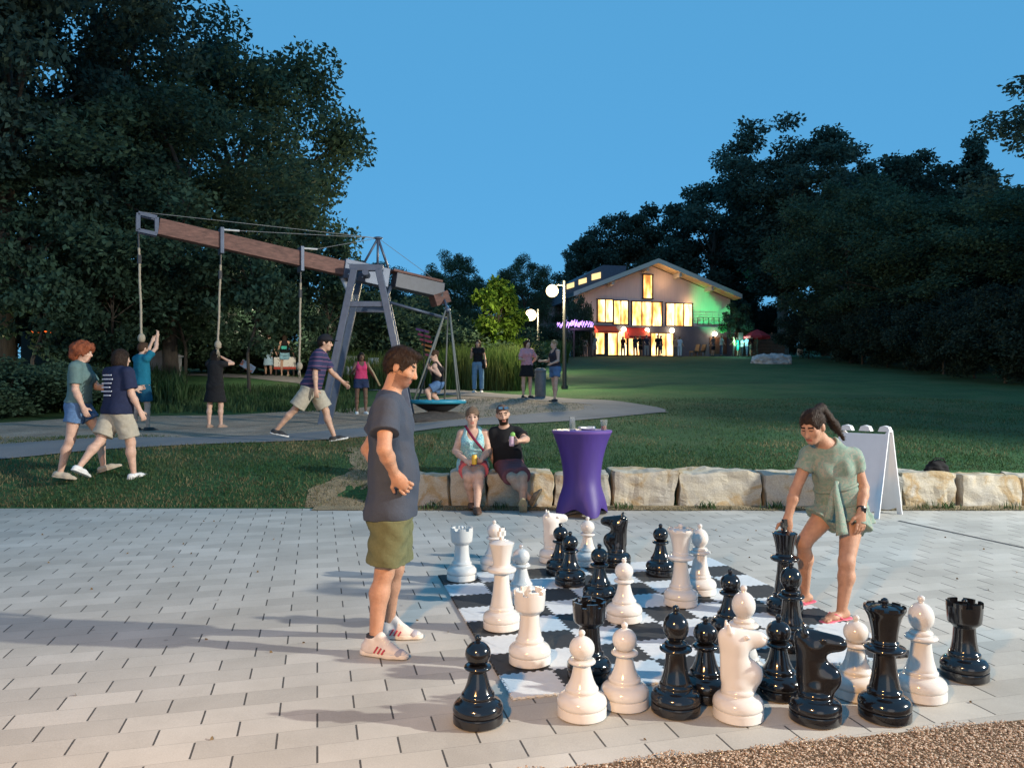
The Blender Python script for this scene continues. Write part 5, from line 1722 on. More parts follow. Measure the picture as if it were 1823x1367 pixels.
# ------------------------------------------------------------------ white folding sign
sg = thing('folding_sign', 'white plastic A-frame folding sign standing behind the bending woman', 'sign', tuple(on_plaza(1562, 921) + vec(0, .28, 0)))
M_SW = mat('sign_white', (.66, .66, .68), .5, .04, 6)
axd = nrm(vec(-.60, .80, 0)); sp_ = vec(.80, .60, 0)
hh = .99; zb = plaza_z(8.9)
for sgn in (1, -1):
    o = vec(0, 0, 0)
    top = lambda s: vec(0, 0, hh) + axd * s + sp_ * sgn * .035
    bot = lambda s: vec(0, 0, 0) + axd * s + sp_ * sgn * .265
    mb = MB()
    th = nrm(np.cross(axd, bot(0) - top(0))) * .018
    W = .30
    # rim with rounded cut-out at the foot
    mb.prism([bot(-W), bot(-W + .06), top(-W + .05) * .02 + bot(-W + .06) * .98, top(-W + .05) * .95 + bot(-W + .05) * .05, top(-W)], th)
    mb.prism([bot(W), bot(W - .06), top(W - .05) * .95 + bot(W - .05) * .05, top(W)], th)
    lo = lambda s, k: top(s) * (1 - k) + bot(s) * k
    mb.prism([lo(-W + .05, .05), lo(W - .05, .05), lo(W - .06, .92), lo(W - .16, .96), lo(-W + .16, .96), lo(-W + .06, .92)], th * .6)
    mb.build('panel', M_SW, sg, bevel=.004)
mb = MB()
for s in (-.23, 0, .23):
    a = [vec(0, 0, hh - .02) + axd * (s - .075), vec(0, 0, hh + .035) + axd * (s - .05), vec(0, 0, hh + .05) + axd * s, vec(0, 0, hh + .035) + axd * (s + .05), vec(0, 0, hh - .02) + axd * (s + .075)]
    mb.prism([q - sp_ * .035 for q in a], sp_ * .07)
mb.build('hinge', M_SW, sg, bevel=.006)

# ------------------------------------------------------------------ bag on the wall
bz = thing('bag', 'small black bag left on top of the stone wall', 'bag', (X_at(1668, 9.55), 9.55, .535))
q = [ell((0, 0, .075), (.125, .07, .085), k=.02), cone((-.10, 0, .04), (.10, 0, .04), .055, .055, .03), plane((0, 0, .004), (0, 0, -1))]
sdf_obj('bag_body', q, .01, M_BLACK, bz, (0, 0, 0), wrinkle=.008, wl=.09)
mb = MB(); mb.tube([(-.09, -.02, .13), (-.05, -.05, .19), (.05, -.05, .185), (.10, -.02, .13)], .008, 6); mb.build('bag_handle', M_BLACK, bz, smooth=True)

# ------------------------------------------------------------------ the big rope swing beam
M_STEEL = mat('steel_blue_grey', (.075, .095, .14), .45, .15, 8, .1, 40, metal=.3)
M_WOOD = mat('timber_red', (.135, .066, .052), .75, .4, 6, .35, 18, stretch=(1, 1, 4))
M_ROPE = mat('rope', (.34, .29, .22), .9, .25, 60, .6, 120)
M_CHAIN = mat('chain_dark', (.03, .03, .035), .5)
BA = vec(-7.16, 15, 4.84); BD = vec(3.92, 2.2, -.64)
Bp = lambda t, dz=0.0: BA + BD * t + vec(0, 0, dz)
bdir = nrm(BD)
PX0, PY0 = Bp(1.0)[0], Bp(1.0)[1]
zg = tz(PX0, PY0)
sw_ = thing('swing_beam', 'huge tilted timber beam on a steel A-frame with ropes, over the playground', 'swing', (PX0, PY0, zg))
rel = vec(PX0, PY0, zg)
mb = MB(); mb.beam(Bp(.044), Bp(.93), .24, .32); mb.build('timber', M_WOOD, sw_, bevel=.012, rel=rel)
mb = MB(); mb.beam(Bp(.87), Bp(1.10), .31, .43); mb.build('pivot_sleeve', M_STEEL, sw_, bevel=.01, rel=rel)
sd = nrm(np.cross(bdir, (0, 0, 1)))
mb = MB()
for t in (.89, .925, .96):
    for dz in (-.12, .12):
        p = Bp(t, dz) + (sd if sd[1] < 0 else -sd) * .155
        mb.sphere(p, .022, 8, 5)
mb.build('bolt', mat('bolt_pale', (.5, .5, .52), .35, metal=.8), sw_, rel=rel)
mb = MB(); mb.beam(Bp(1.135, .0), Bp(1.40, .0), .34, .34); mb.build('counterweight', mat('steel_dark', (.055, .062, .085), .5, .2, 8), sw_, bevel=.012, rel=rel)
mb = MB(); mb.beam(Bp(1.12, .20), Bp(1.39, .20), .40, .055); mb.build('timber_cap', M_WOOD, sw_, bevel=.008, rel=rel)
mb = MB(); mb.beam(Bp(1.35, -.28), Bp(1.43, -.10), .34, .28); mb.build('end_block', M_WOOD, sw_, bevel=.01, rel=rel)
mb = MB(); mb.tube([Bp(1.10, -.52), Bp(1.43, -.62)], .035, 8); mb.tube([Bp(1.12, -.15), Bp(1.08, -.62)], .045, 8); mb.build('tie_bar', M_STEEL, sw_, smooth=True, rel=rel)
mb = MB(); mb.tube([Bp(.87, -.20), Bp(.93, -.72)], .06, 10); mb.build('damper', mat('steel_pale', (.45, .46, .48), .4, metal=.5), sw_, smooth=True, rel=rel)
# square end frame
e0 = Bp(.0)
mb = MB()
ux = bdir; hw = .165
for a, b_ in (((-1, -1), (1, -1)), ((1, -1), (1, 1)), ((1, 1), (-1, 1)), ((-1, 1), (-1, -1))):
    for off in (-.09, .09):
        p = e0 + ux * (a[0] * hw) + vec(0, 0, a[1] * hw) + sd * off; q_ = e0 + ux * (b_[0] * hw) + vec(0, 0, b_[1] * hw) + sd * off
        mb.beam(p, q_, .07, .05, up=sd)
mb.build('end_frame', M_STEEL, sw_, rel=rel)
# brackets with arms
for t in (.304, .665):
    mb = MB(); mb.beam(Bp(t, -.27), Bp(t, .26), .34, .07, up=bdir)
    mb.build('bracket', M_STEEL, sw_, bevel=.006, rel=rel)
    mb = MB(); mb.tube([Bp(t, .24), Bp(t + .08, .30)], .02, 6); mb.build('cable_lug', mat('steel_pale2', (.5, .5, .5), .4), sw_, rel=rel)
# A-frames
fr = nrm(vec(1, 0.10, 0)); fd = nrm(vec(-.10, 1, 0))
for off, nm in ((-.62, 'a_frame'), (.62, 'a_frame')):
    c = vec(PX0 + .02, PY0, 0) + fd * off
    top = c + vec(0, 0, 4.22); 
    L = c - fr * .98; Rg = c + fr * .98
    L[2] = tz(L[0], L[1]) - .1; Rg[2] = tz(Rg[0], Rg[1]) - .1
    mb = MB()
    mb.beam(L, top - fr * .26, .17, .15); mb.beam(Rg, top + fr * .26, .17, .15)
    mb.beam(top - fr * .36 + vec(0, 0, .03), top + fr * .36 + vec(0, 0, .03), .16, .14)
    k = .78
    mb.beam(L + (top - fr * .26 - L) * k, Rg + (top + fr * .26 - Rg) * k, .10, .12)
    mb.build(nm, M_STEEL, sw_, bevel=.012, rel=rel)
mb = MB(); mb.tube([vec(PX0, PY0, 4.15) - fd * .7, vec(PX0, PY0, 4.15) + fd * .7], .07, 12); mb.build('pivot_axle', M_STEEL, sw_, smooth='auto', rel=rel)
ap = P(673, 424, 17.2)
mb = MB()
for t, s in ((.98, -.1), (1.10, .1), (1.04, .12)):
    mb.tube([Bp(t, .2) + sd * s, ap], .028, 8)
mb.sphere(ap, .07, 10, 6, (1.6, 1, .5)); mb.build('mast', M_STEEL, sw_, smooth=True, rel=rel)
for t, dz in ((-.02, .22), (.38, .30), (.73, .28), (1.36, .24)):
    mb = MB(); mb.tube([ap, Bp(t, dz)], .006, 5); mb.build('stay_cable', mat('cable', (.16, .17, .18), .5), sw_, rel=rel)
# ropes (each hangs from the beam: a thing of its own)
for i, (t, pts, lb) in enumerate(((-.035, [(252, 600, -.3)], 'leftmost climbing rope, pulled to the right by the person in teal'), (.304, [(388, 612, 0)], 'middle climbing rope above the woman in the black dress'), (.665, [(533, 650, 0)], 'rightmost climbing rope hanging behind the striding man'))):
    a = Bp(t, -.22)
    e = P(pts[0][0], pts[0][1], a[1] + pts[0][2])
    rp = thing('climbing_rope', lb, 'rope', tuple(e), 0, 'ropes hanging from the swing beam')
    m1 = a + (e - a) * .14; m2 = a + (e - a) * .28
    mb = MB(); mb.tube([a, m1], .018, 6); mb.build('chain', M_CHAIN, rp, rel=e)
    n_ = 40; pp = [m1 + (e - m1) * (k / n_) + vec(.004 * math.sin(k * .3), 0, 0) for k in range(n_ + 1)]
    mb = MB(); mb.tube(pp, [.023 + .003 * math.sin(k * 2.2) for k in range(n_ + 1)], 8); mb.build('rope_strand', M_ROPE, rp, smooth=True, rel=e)
    mb = MB(); mb.tube([m2 - vec(0, 0, .03), m2 + vec(0, 0, .14)], .04, 8); mb.build('sleeve', M_CHAIN, rp, rel=e)
    mb = MB(); mb.sphere(e - vec(0, 0, .02), .07, 10, 8, (1, 1, 1.3))
    for k in range(5):
        mb.tube([e - vec(0, 0, .06), e - vec(.03 * math.cos(k * 1.3), .03 * math.sin(k * 1.3), .2 + .02 * k)], .012, 5)
    mb.build('knot', M_ROPE, rp, smooth=True, rel=e)
# net swing
NC = P(779, 715, 17.15)
ns = thing('net_swing', 'round net swing with a turquoise rim hanging from the counterweight end', 'swing', tuple(NC - vec(0, 0, .25)))
rel = NC - vec(0, 0, .25)
mb = MB(); mb.tube([NC + vec(.60 * math.cos(t), .60 * math.sin(t), 0) for t in np.linspace(0, 2 * PI, 41)], .048, 10, cap=False); mb.build('rim', mat('rim_turquoise', (.02, .22, .32), .5, .1, 20), ns, smooth=True, rel=rel)
m_net, nt, b = newmat('net_black')
b.inputs['Base Color'].default_value = (.014, .014, .016, 1); b.inputs['Roughness'].default_value = .9
v = []; f = []; n_ = 32
for i, (r, z) in enumerate(catmull([(.60, 0), (.46, -.09), (.28, -.19), (.12, -.25), (.01, -.262)], 3)):
    for j in range(n_):
        a = 2 * PI * j / n_; v.append((NC[0] + r * math.cos(a), NC[1] + r * math.sin(a), NC[2] + z))
for i in range(len(v) // n_ - 1):
    for j in range(n_):
        f.append((i * n_ + j, i * n_ + (j + 1) % n_, (i + 1) * n_ + (j + 1) % n_, (i + 1) * n_ + j))
mesh_obj('net', np.array(v) - rel, f, m_net, ns, smooth=True)
hk = P(797, 552, 17.6)
for a in (35, 80, 145, 215, 325):
    mb = MB(); mb.tube([NC + vec(.60 * math.cos(R(a)), .60 * math.sin(R(a)), .02), hk + vec(.05 * math.cos(R(a)), .05 * math.sin(R(a)), 0)], .022, 6); mb.build('hanger_rope', mat('rope_grey', (.13, .14, .13), .8), ns, smooth=True, rel=rel)
mb = MB(); mb.tube([hk, Bp(1.41, -.1)], .03, 8); mb.sphere(hk, .07, 8, 6); mb.build('swivel', M_STEEL, ns, smooth=True, rel=rel)
q = [ell((0, 0, 0), (1.0, .8, .22), k=.0), plane((0, 0, -.02), (0, 0, -1))]
mo = thing('mulch_mound', 'low heap of dark mulch below the round net swing', 'mound', (NC[0], NC[1] - .1, tz(NC[0], NC[1]) - .06))
sdf_obj('heap', q, .06, mat('mulch_dark', (.075, .06, .05), .95, .3, 12, .8, 40), mo, (0, 0, 0), wrinkle=.02, wl=.4)

# ------------------------------------------------------------------ lamp posts
M_POST = mat('post_black', (.018, .02, .02), .4, .1, 10)
M_LAMP, nt, b = newmat('lamp_glow')
lwt = N(nt, 'ShaderNodeLayerWeight', Blend=.35)
r_ = ramp(nt, lwt.outputs['Facing'], [(0.0, (1.0, .90, .66)), (.45, (1.0, .78, .40)), (.95, (.42, .25, .08))])
nt.links.new(r_.outputs[0], b.inputs['Emission Color']); b.inputs['Emission Strength'].default_value = 6.0
b.inputs['Base Color'].default_value = (.5, .48, .42, 1)
def lamp_post(label, pxp, Yp, py_top, pxh, pyh, power, r=.15, zbase=None):
    X_ = X_at(pxp, Yp); z0 = tz(X_, Yp) if zbase is None else zbase
    top = P(pxp, py_top, Yp)[2]; h = P(pxh, pyh, Yp)
    t = thing('lamp_post', label, 'lamp post', (X_, Yp, z0), 0, 'lamp posts along the path')
    rel = vec(X_, Yp, z0)
    mb = MB(); mb.tube([rel, vec(X_, Yp, z0 + .12)], .11, 12); mb.tube([vec(X_, Yp, z0 + .1), vec(X_, Yp, z0 + 1.0), vec(X_, Yp, top)], [.075, .065, .05], 12)
    mb.build('pole', M_POST, t, smooth='auto', rel=rel)
    mb = MB(); mb.tube([vec(X_, Yp, top - .15), vec((X_ + h[0]) / 2, Yp, h[2] + .2), vec(h[0], Yp, h[2] + .17)], .025, 8); mb.lathe([(.03, .20), (.13, .15), (.14, .13), (.001, .13)], 16, (h[0], Yp, h[2])); mb.build('arm', M_POST, t, smooth='auto', rel=rel)
    mb = MB(); mb.sphere(h, r, 18, 12); mb.build('lamp_globe', M_LAMP, t, smooth=True, rel=rel)
    l = lamp('path_lamp', 'POINT', (h[0], Yp - r - .12, h[2] - .05), power, (1.0, .80, .48), .12)
    return t
lamp_post('black lamp post with a glowing head beside the woman in denim shorts', 1005, 25.7, 500, 983, 518, 1600, .21)
lamp_post('lamp post behind the small bright green tree, its head at the left', 958, 40.0, 550, 945, 561, 1300, .30)
lamp_post('lamp post behind the net swing in front of the dark trees', 826, 38.0, 570, 815, 578, 2200, .28)

# ------------------------------------------------------------------ the lodge
H_Y = 67.0; H_A = R(13)
O = P(1008, 634, H_Y)
He = vec(math.cos(H_A), math.sin(H_A), 0); Hn = vec(math.sin(H_A), -math.cos(H_A), 0)   # along the facade, out of it
def HP(px, py):
    """(along, height) on the facade for a point of the photograph"""
    d = vec((px - CX) / F_PX, 1, (HY - py) / F_PX)
    C0 = vec(0, 0, CAM_H); t = ((O - C0) @ Hn) / (d @ Hn)
    p = C0 + d * t - O
    return p @ He, p[2]
hs_ = thing('lodge', 'lit timber lodge with a wide gable, glass walls and a dark ground floor', 'house', tuple(O), H_A)
M_WALL = mat('lodge_siding', (.58, .47, .48), .8, .08, 2, .2, 12, stretch=(6, 1, .3))
M_SLATE = mat('lodge_dark', (.062, .074, .115), .8, .15, 3)
M_ROOF = mat('lodge_roof', (.07, .08, .10), .8, .2, 3, .3, 30)
M_TRIM = mat('lodge_trim', (.46, .43, .39), .7, .05)
M_FRAME = mat('lodge_frame', (.035, .025, .02), .6)
def winmat():
    m, nt, b = newmat('lit_window')
    tc = N(nt, 'ShaderNodeTexCoord'); mp = N(nt, 'ShaderNodeMapping'); mp.inputs['Scale'].default_value = (1.4, 1, .45)
    nt.links.new(tc.outputs['Object'], mp.inputs[0])
    n1 = N(nt, 'ShaderNodeTexNoise', Scale=1.1, Detail=3.0); nt.links.new(mp.outputs[0], n1.inputs['Vector'])
    n2 = N(nt, 'ShaderNodeTexVoronoi', Scale=1.2); n2.distance = 'CHEBYCHEV'; nt.links.new(mp.outputs[0], n2.inputs['Vector'])
    ad = N(nt, 'ShaderNodeMath', operation='MULTIPLY_ADD'); ad.inputs[1].default_value = .35
    nt.links.new(n2.outputs['Distance'], ad.inputs[0]); nt.links.new(n1.outputs['Fac'], ad.inputs[2])
    r = ramp(nt, ad.outputs[0], [(.40, (1.0, .80, .50)), (.60, (.85, .52, .20)), (.74, (.50, .22, .05)), (.86, (.20, .075, .015))])
    nt.links.new(r.outputs[0], b.inputs['Emission Color']); b.inputs['Emission Strength'].default_value = 4.2
    b.inputs['Base Color'].default_value = (.05, .04, .03, 1); b.inputs['Roughness'].default_value = .15
    return m
M_WIN = winmat()
uL, zL = HP(1012, 524); uR, zR = HP(1306, 528); uA, zA = HP(1160, 466)
W0, W1 = HP(1022, 600)[0], HP(1300, 600)[0]
zE = HP(1012, 536)[1]; 
def roofz(u):
    return zA - .35 - (zA - zL) * abs(u - uA) / (uA - uL) if u < uA else zA - .35 - (zA - zR) * abs(u - uA) / (uR - uA)
DP = 16.0
mb = MB()
mb.prism([(W0, 0, -1.5), (W1, 0, -1.5), (W1, 0, roofz(W1) - .05), (uA, 0, zA - .40), (W0, 0, roofz(W0) - .05)], (0, DP, 0)); mb.build('wall', M_WALL, hs_)
zf = HP(1150, 581)[1]
g0_ = HP(1050, 600)[0]; g1_ = HP(1304, 600)[0]
mb = MB(); mb.prism([(g0_, -.75, -1.5), (g1_, -.75, -1.5), (g1_, -.75, zf), (g0_, -.75, zf)], (0, .74, 0)); mb.build('ground_floor', M_SLATE, hs_)
rf = None
for (ua, za, ub, zb_) in ((uL, zL, uA, zA), (uA, zA, uR, zR)):
    mb = MB(); mb.prism([(ua, -1.5, za - .30), (ub, -1.5, zb_ - .30), (ub, -1.5, zb_), (ua, -1.5, za)], (0, DP + 2, 0)); o = mb.build('roof', M_ROOF, hs_)
    mb = MB(); mb.prism([(ua, -1.56, za - .36), (ub, -1.56, zb_ - .36), (ub, -1.56, zb_ + .04), (ua, -1.56, za + .04)], (0, .055, 0)); mb.build('fascia', M_TRIM, o)
    mb = MB(); mb.prism([(ua, -1.5, za - .34), (ub, -1.5, zb_ - .34), (ub, -1.5, zb_ - .302), (ua, -1.5, za - .302)], (0, 1.48, 0)); mb.build('soffit', mat('soffit', (.40, .30, .20), .8), o)
for px in (1020, 1082, 1143, 1200, 1256):
    u = HP(px, 500)[0]; zz = roofz(u) - .02
    mb = MB(); mb.beam((u, -1.35, zz - .12), (u, -.02, zz - .12), .22, .42); mb.build('roof_bracket', M_TRIM, hs_)
def window(x0, y0, x1, y1, npane, d=0.0, nm='window'):
    u0, z1_ = HP(x0, y0); u1, _ = HP(x1, y0); _, z0_ = HP((x0 + x1) / 2, y1)
    _, z1_ = HP((x0 + x1) / 2, y0)
    mb = MB(); t = .09
    y_ = -d - .06
    mb.box(((u0 + u1) / 2, y_, z0_ - t / 2), (u1 - u0 + 2 * t, .10, t)); mb.box(((u0 + u1) / 2, y_, z1_ + t / 2), (u1 - u0 + 2 * t, .10, t))
    for i in range(npane + 1):
        u = u0 + (u1 - u0) * i / npane
        mb.box((u, y_ - .003, (z0_ + z1_) / 2), (t if 0 < i < npane else t * 1.3, .10, z1_ - z0_ - .004))
    fr_ = mb.build(nm, M_FRAME, hs_)
    for i in range(npane):
        a = u0 + (u1 - u0) * (i + .06) / npane; b_ = u0 + (u1 - u0) * (i + .94) / npane
        mb = MB(); mb.box(((a + b_) / 2, -d - .045, (z0_ + z1_) / 2), (b_ - a, .05, z1_ - z0_ - .02)); mb.build('pane', M_WIN, fr_)
window(1063, 534, 1091, 573, 2); window(1091.5, 536, 1118, 577, 2)
window(1124, 538, 1178, 580, 3); window(1185, 541, 1232, 580, 3); window(1144, 490, 1161, 531, 1)
window(1054, 591, 1071, 631, 1, .75); window(1076, 591, 1110, 633, 2, .75); window(1112, 599, 1134, 633, 2, .75, 'door'); window(1152, 595, 1192, 634, 3, .75)
# red awning over the door, dark doorway at the right, balcony rail, wall lamps
u0, z0_ = HP(1108, 600); u1, z1_ = HP(1142, 590)
mb = MB(); mb.prism([(u0 - .1, -.78, z1_ + .25), (u0 - .1, -1.9, z0_ - .05), (u0 - .1, -1.9, z0_ - .2), (u0 - .1, -.78, z0_ - .2)], (u1 - u0 + .2, 0, 0)); mb.build('awning', mat('awning_red', (.45, .02, .02), .7), hs_)
u0, z0_ = HP(1053, 592); u1, z1_ = HP(1090, 584)
mb = MB(); mb.prism([(u0, -.78, z1_ + .1), (u0, -1.7, z0_), (u0, -1.7, z0_ - .1), (u0, -.78, z0_ - .1)], (u1 - u0, 0, 0)); mb.build('awning', MATS['awning_red'], hs_)
u0, z1_ = HP(1256, 601); u1, z0_ = HP(1286, 631)
mb = MB(); mb.box(((u0 + u1) / 2, -.78, (z0_ + z1_) / 2), (u1 - u0, .07, z1_ - z0_)); mb.build('doorway', mat('doorway_dark', (.05, .025, .02), .6, .4, 3), hs_)
u0, z1_ = HP(1236, 566); u1, z0_ = HP(1302, 581)
mb = MB()
for i in range(8):
    u = u0 + (u1 - u0) * i / 7; mb.box((u, -.70, (z0_ + z1_) / 2), (.06, .06, z1_ - z0_))
for k in (.0, .33, .66, 1.0):
    mb.box(((u0 + u1) / 2, -.745, z0_ + (z1_ - z0_) * k), (u1 - u0, .03, .04))
mb.build('balcony_rail', M_FRAME, hs_)
M_BULB = emitmat('bulb_warm', (1.0, .72, .40), 26.0)
for px, py, pw_ in ((1043, 586, 60), (1103, 588, 40), (1144, 590, 90), (1188, 590, 90), (1263, 596, 110)):
    u, z_ = HP(px, py)
    mb = MB(); mb.sphere((u, -1.02, z_), .20, 12, 8); mb.box((u, -.82, z_), (.12, .14, .3)); mb.build('wall_lamp', M_BULB, hs_, smooth=True)
    w = O + He * u + Hn * 1.45 + vec(0, 0, z_)
    lamp('wall_lamp', 'POINT', tuple(w), pw_ * .5, (1.0, .55, .25), .15)
# assumed unseen sources: lights under the ridge and the green effect light
w = O + He * (uA + .9) + Hn * 1.1 + vec(0, 0, zA - 1.8)
lamp('assumed_gable_light', 'POINT', tuple(w), 45, (1.0, .60, .25), .1)
w = O + He * (uA + 3.6) + Hn * .6 + vec(0, 0, zA - 3.6)
lamp('assumed_gable_light', 'POINT', tuple(w), 25, (1.0, .60, .25), .1)
ug, zg_ = HP(1268, 548); tgt = O + He * ug + vec(0, 0, zg_)
src = O + He * (ug - 1.2) + Hn * 4.2 + vec(0, 0, zg_ - 3.6)
lamp('assumed_green_light', 'SPOT', tuple(src), 2400, (.04, 1.0, .25), .1, tuple(tgt), 52, .7)
lamp('added_turquoise_light', 'POINT', tuple(P(1316, 606, 64.3)), 130, (.35, 1.0, .85), .1)  # unseen light added to brighten the guests near the parasol
# raised dormer with three lit windows behind the left roof slope
ud0, zd0 = HP(1003, 512); ud1, zd1 = HP(1082, 474); _, zt_ = HP(1080, 470); ud2 = HP(1105, 474)[0]
mb = MB(); mb.prism([(ud0 + .2, 1.2, zL - .6), (ud2 + 1, 1.2, zL - .6), (ud2 + 1, 1.2, zd1 + .3), (ud1, 1.2, zd1 + .3), (ud0 + .2, 1.2, zd0 + .1)], (0, 10, 0)); o = mb.build('dormer', mat('dormer_slate', (.07, .09, .13), .8), hs_)
for (x0, y0, x1, y1) in ((1016, 499, 1029, 512), (1037.5, 491, 1051.5, 504), (1061, 481, 1077, 496)):
    u0, za = HP(x0, y0 + 4); u1, zb_ = HP(x1, y0); hgt = abs(HP(x0, y1)[1] - HP(x0, y0 + 4)[1])
    mb = MB(); mb.prism([(u0, 1.10, za - hgt), (u1, 1.10, zb_ - hgt), (u1, 1.10, zb_), (u0, 1.10, za)], (0, .09, 0)); mb.build('window', emitmat('dormer_glow', (1.0, .68, .28), 1.25), o)
# left wing, further back
u0 = HP(940, 600)[0]; u1 = W0 - .02; zw = HP(985, 545)[1]
mb = MB(); mb.prism([(u0 - 4, 4, -2), (u1, 4, -2), (u1, 4, zw + .6), (u0 - 4, 4, zw - 1.6)], (0, 9, 0)); wg = mb.build('wing', mat('wing_grey', (.20, .20, .215), .85, .1, 2), hs_)
u_, z_ = HP(968.5, 556)
mb = MB(); mb.box((u_ - .2, 3.93, z_), (.36, .10, 1.1)); mb.build('window', MATS['dormer_glow'], wg)

# purple string lights on a dark pergola left of the lodge
pgp = [P(990, 588, 63), P(1053, 586, 63)]
pg = thing('pergola', 'dark wooden pergola at the left corner of the lodge', 'pergola', (pgp[0][0], 63, tz(pgp[0][0], 63)))
rel = vec(*pg.location)
mb = MB()
for x_, y_ in ((pgp[0][0], 63), (pgp[1][0], 63), (pgp[0][0], 65.2), (pgp[1][0], 65.2), ((pgp[0][0] + pgp[1][0]) / 2, 63)):
    mb.box((x_, y_, (tz(x_, y_) + pgp[0][2]) / 2), (.14, .14, pgp[0][2] - tz(x_, y_)))
mb.build('post', M_FRAME, pg, rel=rel)
mb = MB()
for k in range(8):
    y_ = 62.6 + k * .42; mb.box(((pgp[0][0] + pgp[1][0]) / 2, y_, pgp[0][2] + .08), (pgp[1][0] - pgp[0][0] + .5, .07, .16))
mb.build('roof_slats', M_FRAME, pg, rel=rel)
sl = thing('string_light', 'string of purple and white icicle lights along the pergola edge', 'lights', tuple((pgp[0] + pgp[1]) / 2))
mb = MB()
for k in range(34):
    t = k / 33; p = pgp[0] + (pgp[1] - pgp[0]) * t + vec(0, -.5, .15 + random.uniform(-.05, .2))
    mb.tube([p, p + vec(.10, 0, random.uniform(.25, .5))], .022, 5)
mb.build('bulb', emitmat('bulb_purple', (.62, .38, 1.0), 2.6), sl, rel=(pgp[0] + pgp[1]) / 2)
mb = MB(); mb.tube([pgp[0] + vec(0, -.5, .1), pgp[1] + vec(0, -.5, .1)], .02, 5); mb.build('cord', M_FRAME, sl, rel=(pgp[0] + pgp[1]) / 2)
lamp('string_light', 'POINT', tuple((pgp[0] + pgp[1]) / 2 + vec(0, -1, .3)), 60, (.6, .35, 1.0), .4)

# red parasol, deck, boulder, little sign, chair
def parasol(px, py_top, Y, r, label):
    X_ = X_at(px, Y); z0 = tz(X_, Y); zt_ = P(px, py_top, Y)[2]
    t = thing('parasol', label, 'parasol', (X_, Y, z0))
    mb = MB(); mb.tube([(0, 0, 0), (0, 0, zt_ - z0)], .03, 8); mb.build('pole', M_FRAME, t)
    n_ = 8; v = [(0, 0, zt_ - z0)]; f = []
    for k, (rr, dz) in enumerate(((.5, -.25), (1, -.62), (1.0, -.80))):
        for j in range(n_):
            a = 2 * PI * j / n_; v.append((r * rr * math.cos(a), r * rr * math.sin(a), zt_ - z0 + dz))
    f = [(0, 1 + j, 1 + (j + 1) % n_) for j in range(n_)] + [(1 + k * n_ + j, 1 + (k + 1) * n_ + j, 1 + (k + 1) * n_ + (j + 1) % n_, 1 + k * n_ + (j + 1) % n_) for k in (0, 1) for j in range(n_)]
    mesh_obj('canopy', v, f, mat('parasol_red', (.42, .02, .03), .7), t)
parasol(1348, 586, 64.5, 1.15, 'red parasol on the deck right of the lodge')
dk = P(1348, 632, 66)
dz_ = tz(dk[0], 66)
fn = thing('board_fence', 'brown board fence behind the red parasol', 'fence', (dk[0], 66.5, dz_))
mb = MB()
for k in range(7):
    mb.box((.4, 0, .15 + k * .28), (4.2, .05, .25))
mb.build('board', mat('deck_wood', (.14, .075, .05), .8, .25, 4), fn)
mb = MB()
for k in range(5):
    mb.box((-1.7 + k * 1.05, .06, 1.05), (.1, .1, 2.1))
mb.build('post', MATS['deck_wood'], fn)
X_ = X_at(1373, 52); bo = rough_block('boulder', X_at(1340, 50), X_at(1407, 50), 49.4, 51, tz(X_, 50) - .25, tz(X_, 50) + .66, 31, None, .14, 3.2)
tag(bo, 'pale rounded boulder lying on the lawn below the red parasol', 'boulder')
bo.data.materials.clear(); bo.data.materials.append(mat('boulder_pale', (.32, .33, .35), .85, .3, 3, .6, 14))
bpos = P(1424, 630, 60); bpos[2] = tz(bpos[0], 60)
ls = thing('lawn_sign', 'small white sign standing at the edge of the lawn', 'sign', tuple(bpos))
mb = MB(); mb.box((0, 0, .55), (.44, .03, .52)); mb.build('panel', mat('sign_plain', (.62, .62, .64), .6), ls)
mb = MB(); mb.box((0, .03, .25), (.05, .05, .5)); mb.build('stake', M_FRAME, ls)
mb = MB(); mb.box((0, -.02, .60), (.22, .012, .05)); mb.box((0, -.02, .50), (.14, .012, .03)); mb.build('marking', M_FRAME, ls)
for px, lb in ((1236, 'dark lounge chair against the dark wall of the lodge'), (1247, 'second dark lounge chair, further right along the dark wall')):
    X_ = X_at(px, 66); c_ = thing('lounge_chair', lb, 'chair', (X_, 66, tz(X_, 66)), -1.2)
    mb = MB(); mb.box((0, 0, .38), (.6, .6, .1)); mb.build('seat', M_FRAME, c_)
    mb = MB(); mb.beam((0, .28, .38), (0, .42, 1.0), .6, .08, up=(0, 1, 0)); mb.build('backrest', M_FRAME, c_)
    for sx in (-1, 1):
        for sy in (-1, 1):
            mb = MB(); mb.box((sx * .26, sy * .26, .165), (.06, .06, .33)); mb.build('leg', M_FRAME, c_)
ld = thing('loudspeaker', 'black loudspeaker on a stand left of the red parasol', 'speaker', (X_at(1318, 65), 65, tz(X_at(1318, 65), 65)))
mb = MB(); mb.box((0, 0, 1.75), (.4, .35, .65)); mb.build('cabinet', M_FRAME, ld, bevel=.02)
mb = MB(); mb.tube([(0, 0, .4), (0, 0, 1.43)], .025, 6)
for k in range(3):
    mb.tube([(0, 0, .55), (.4 * math.cos(k * 2.1), .4 * math.sin(k * 2.1), 0)], .02, 6)
mb.build('stand', M_FRAME, ld)

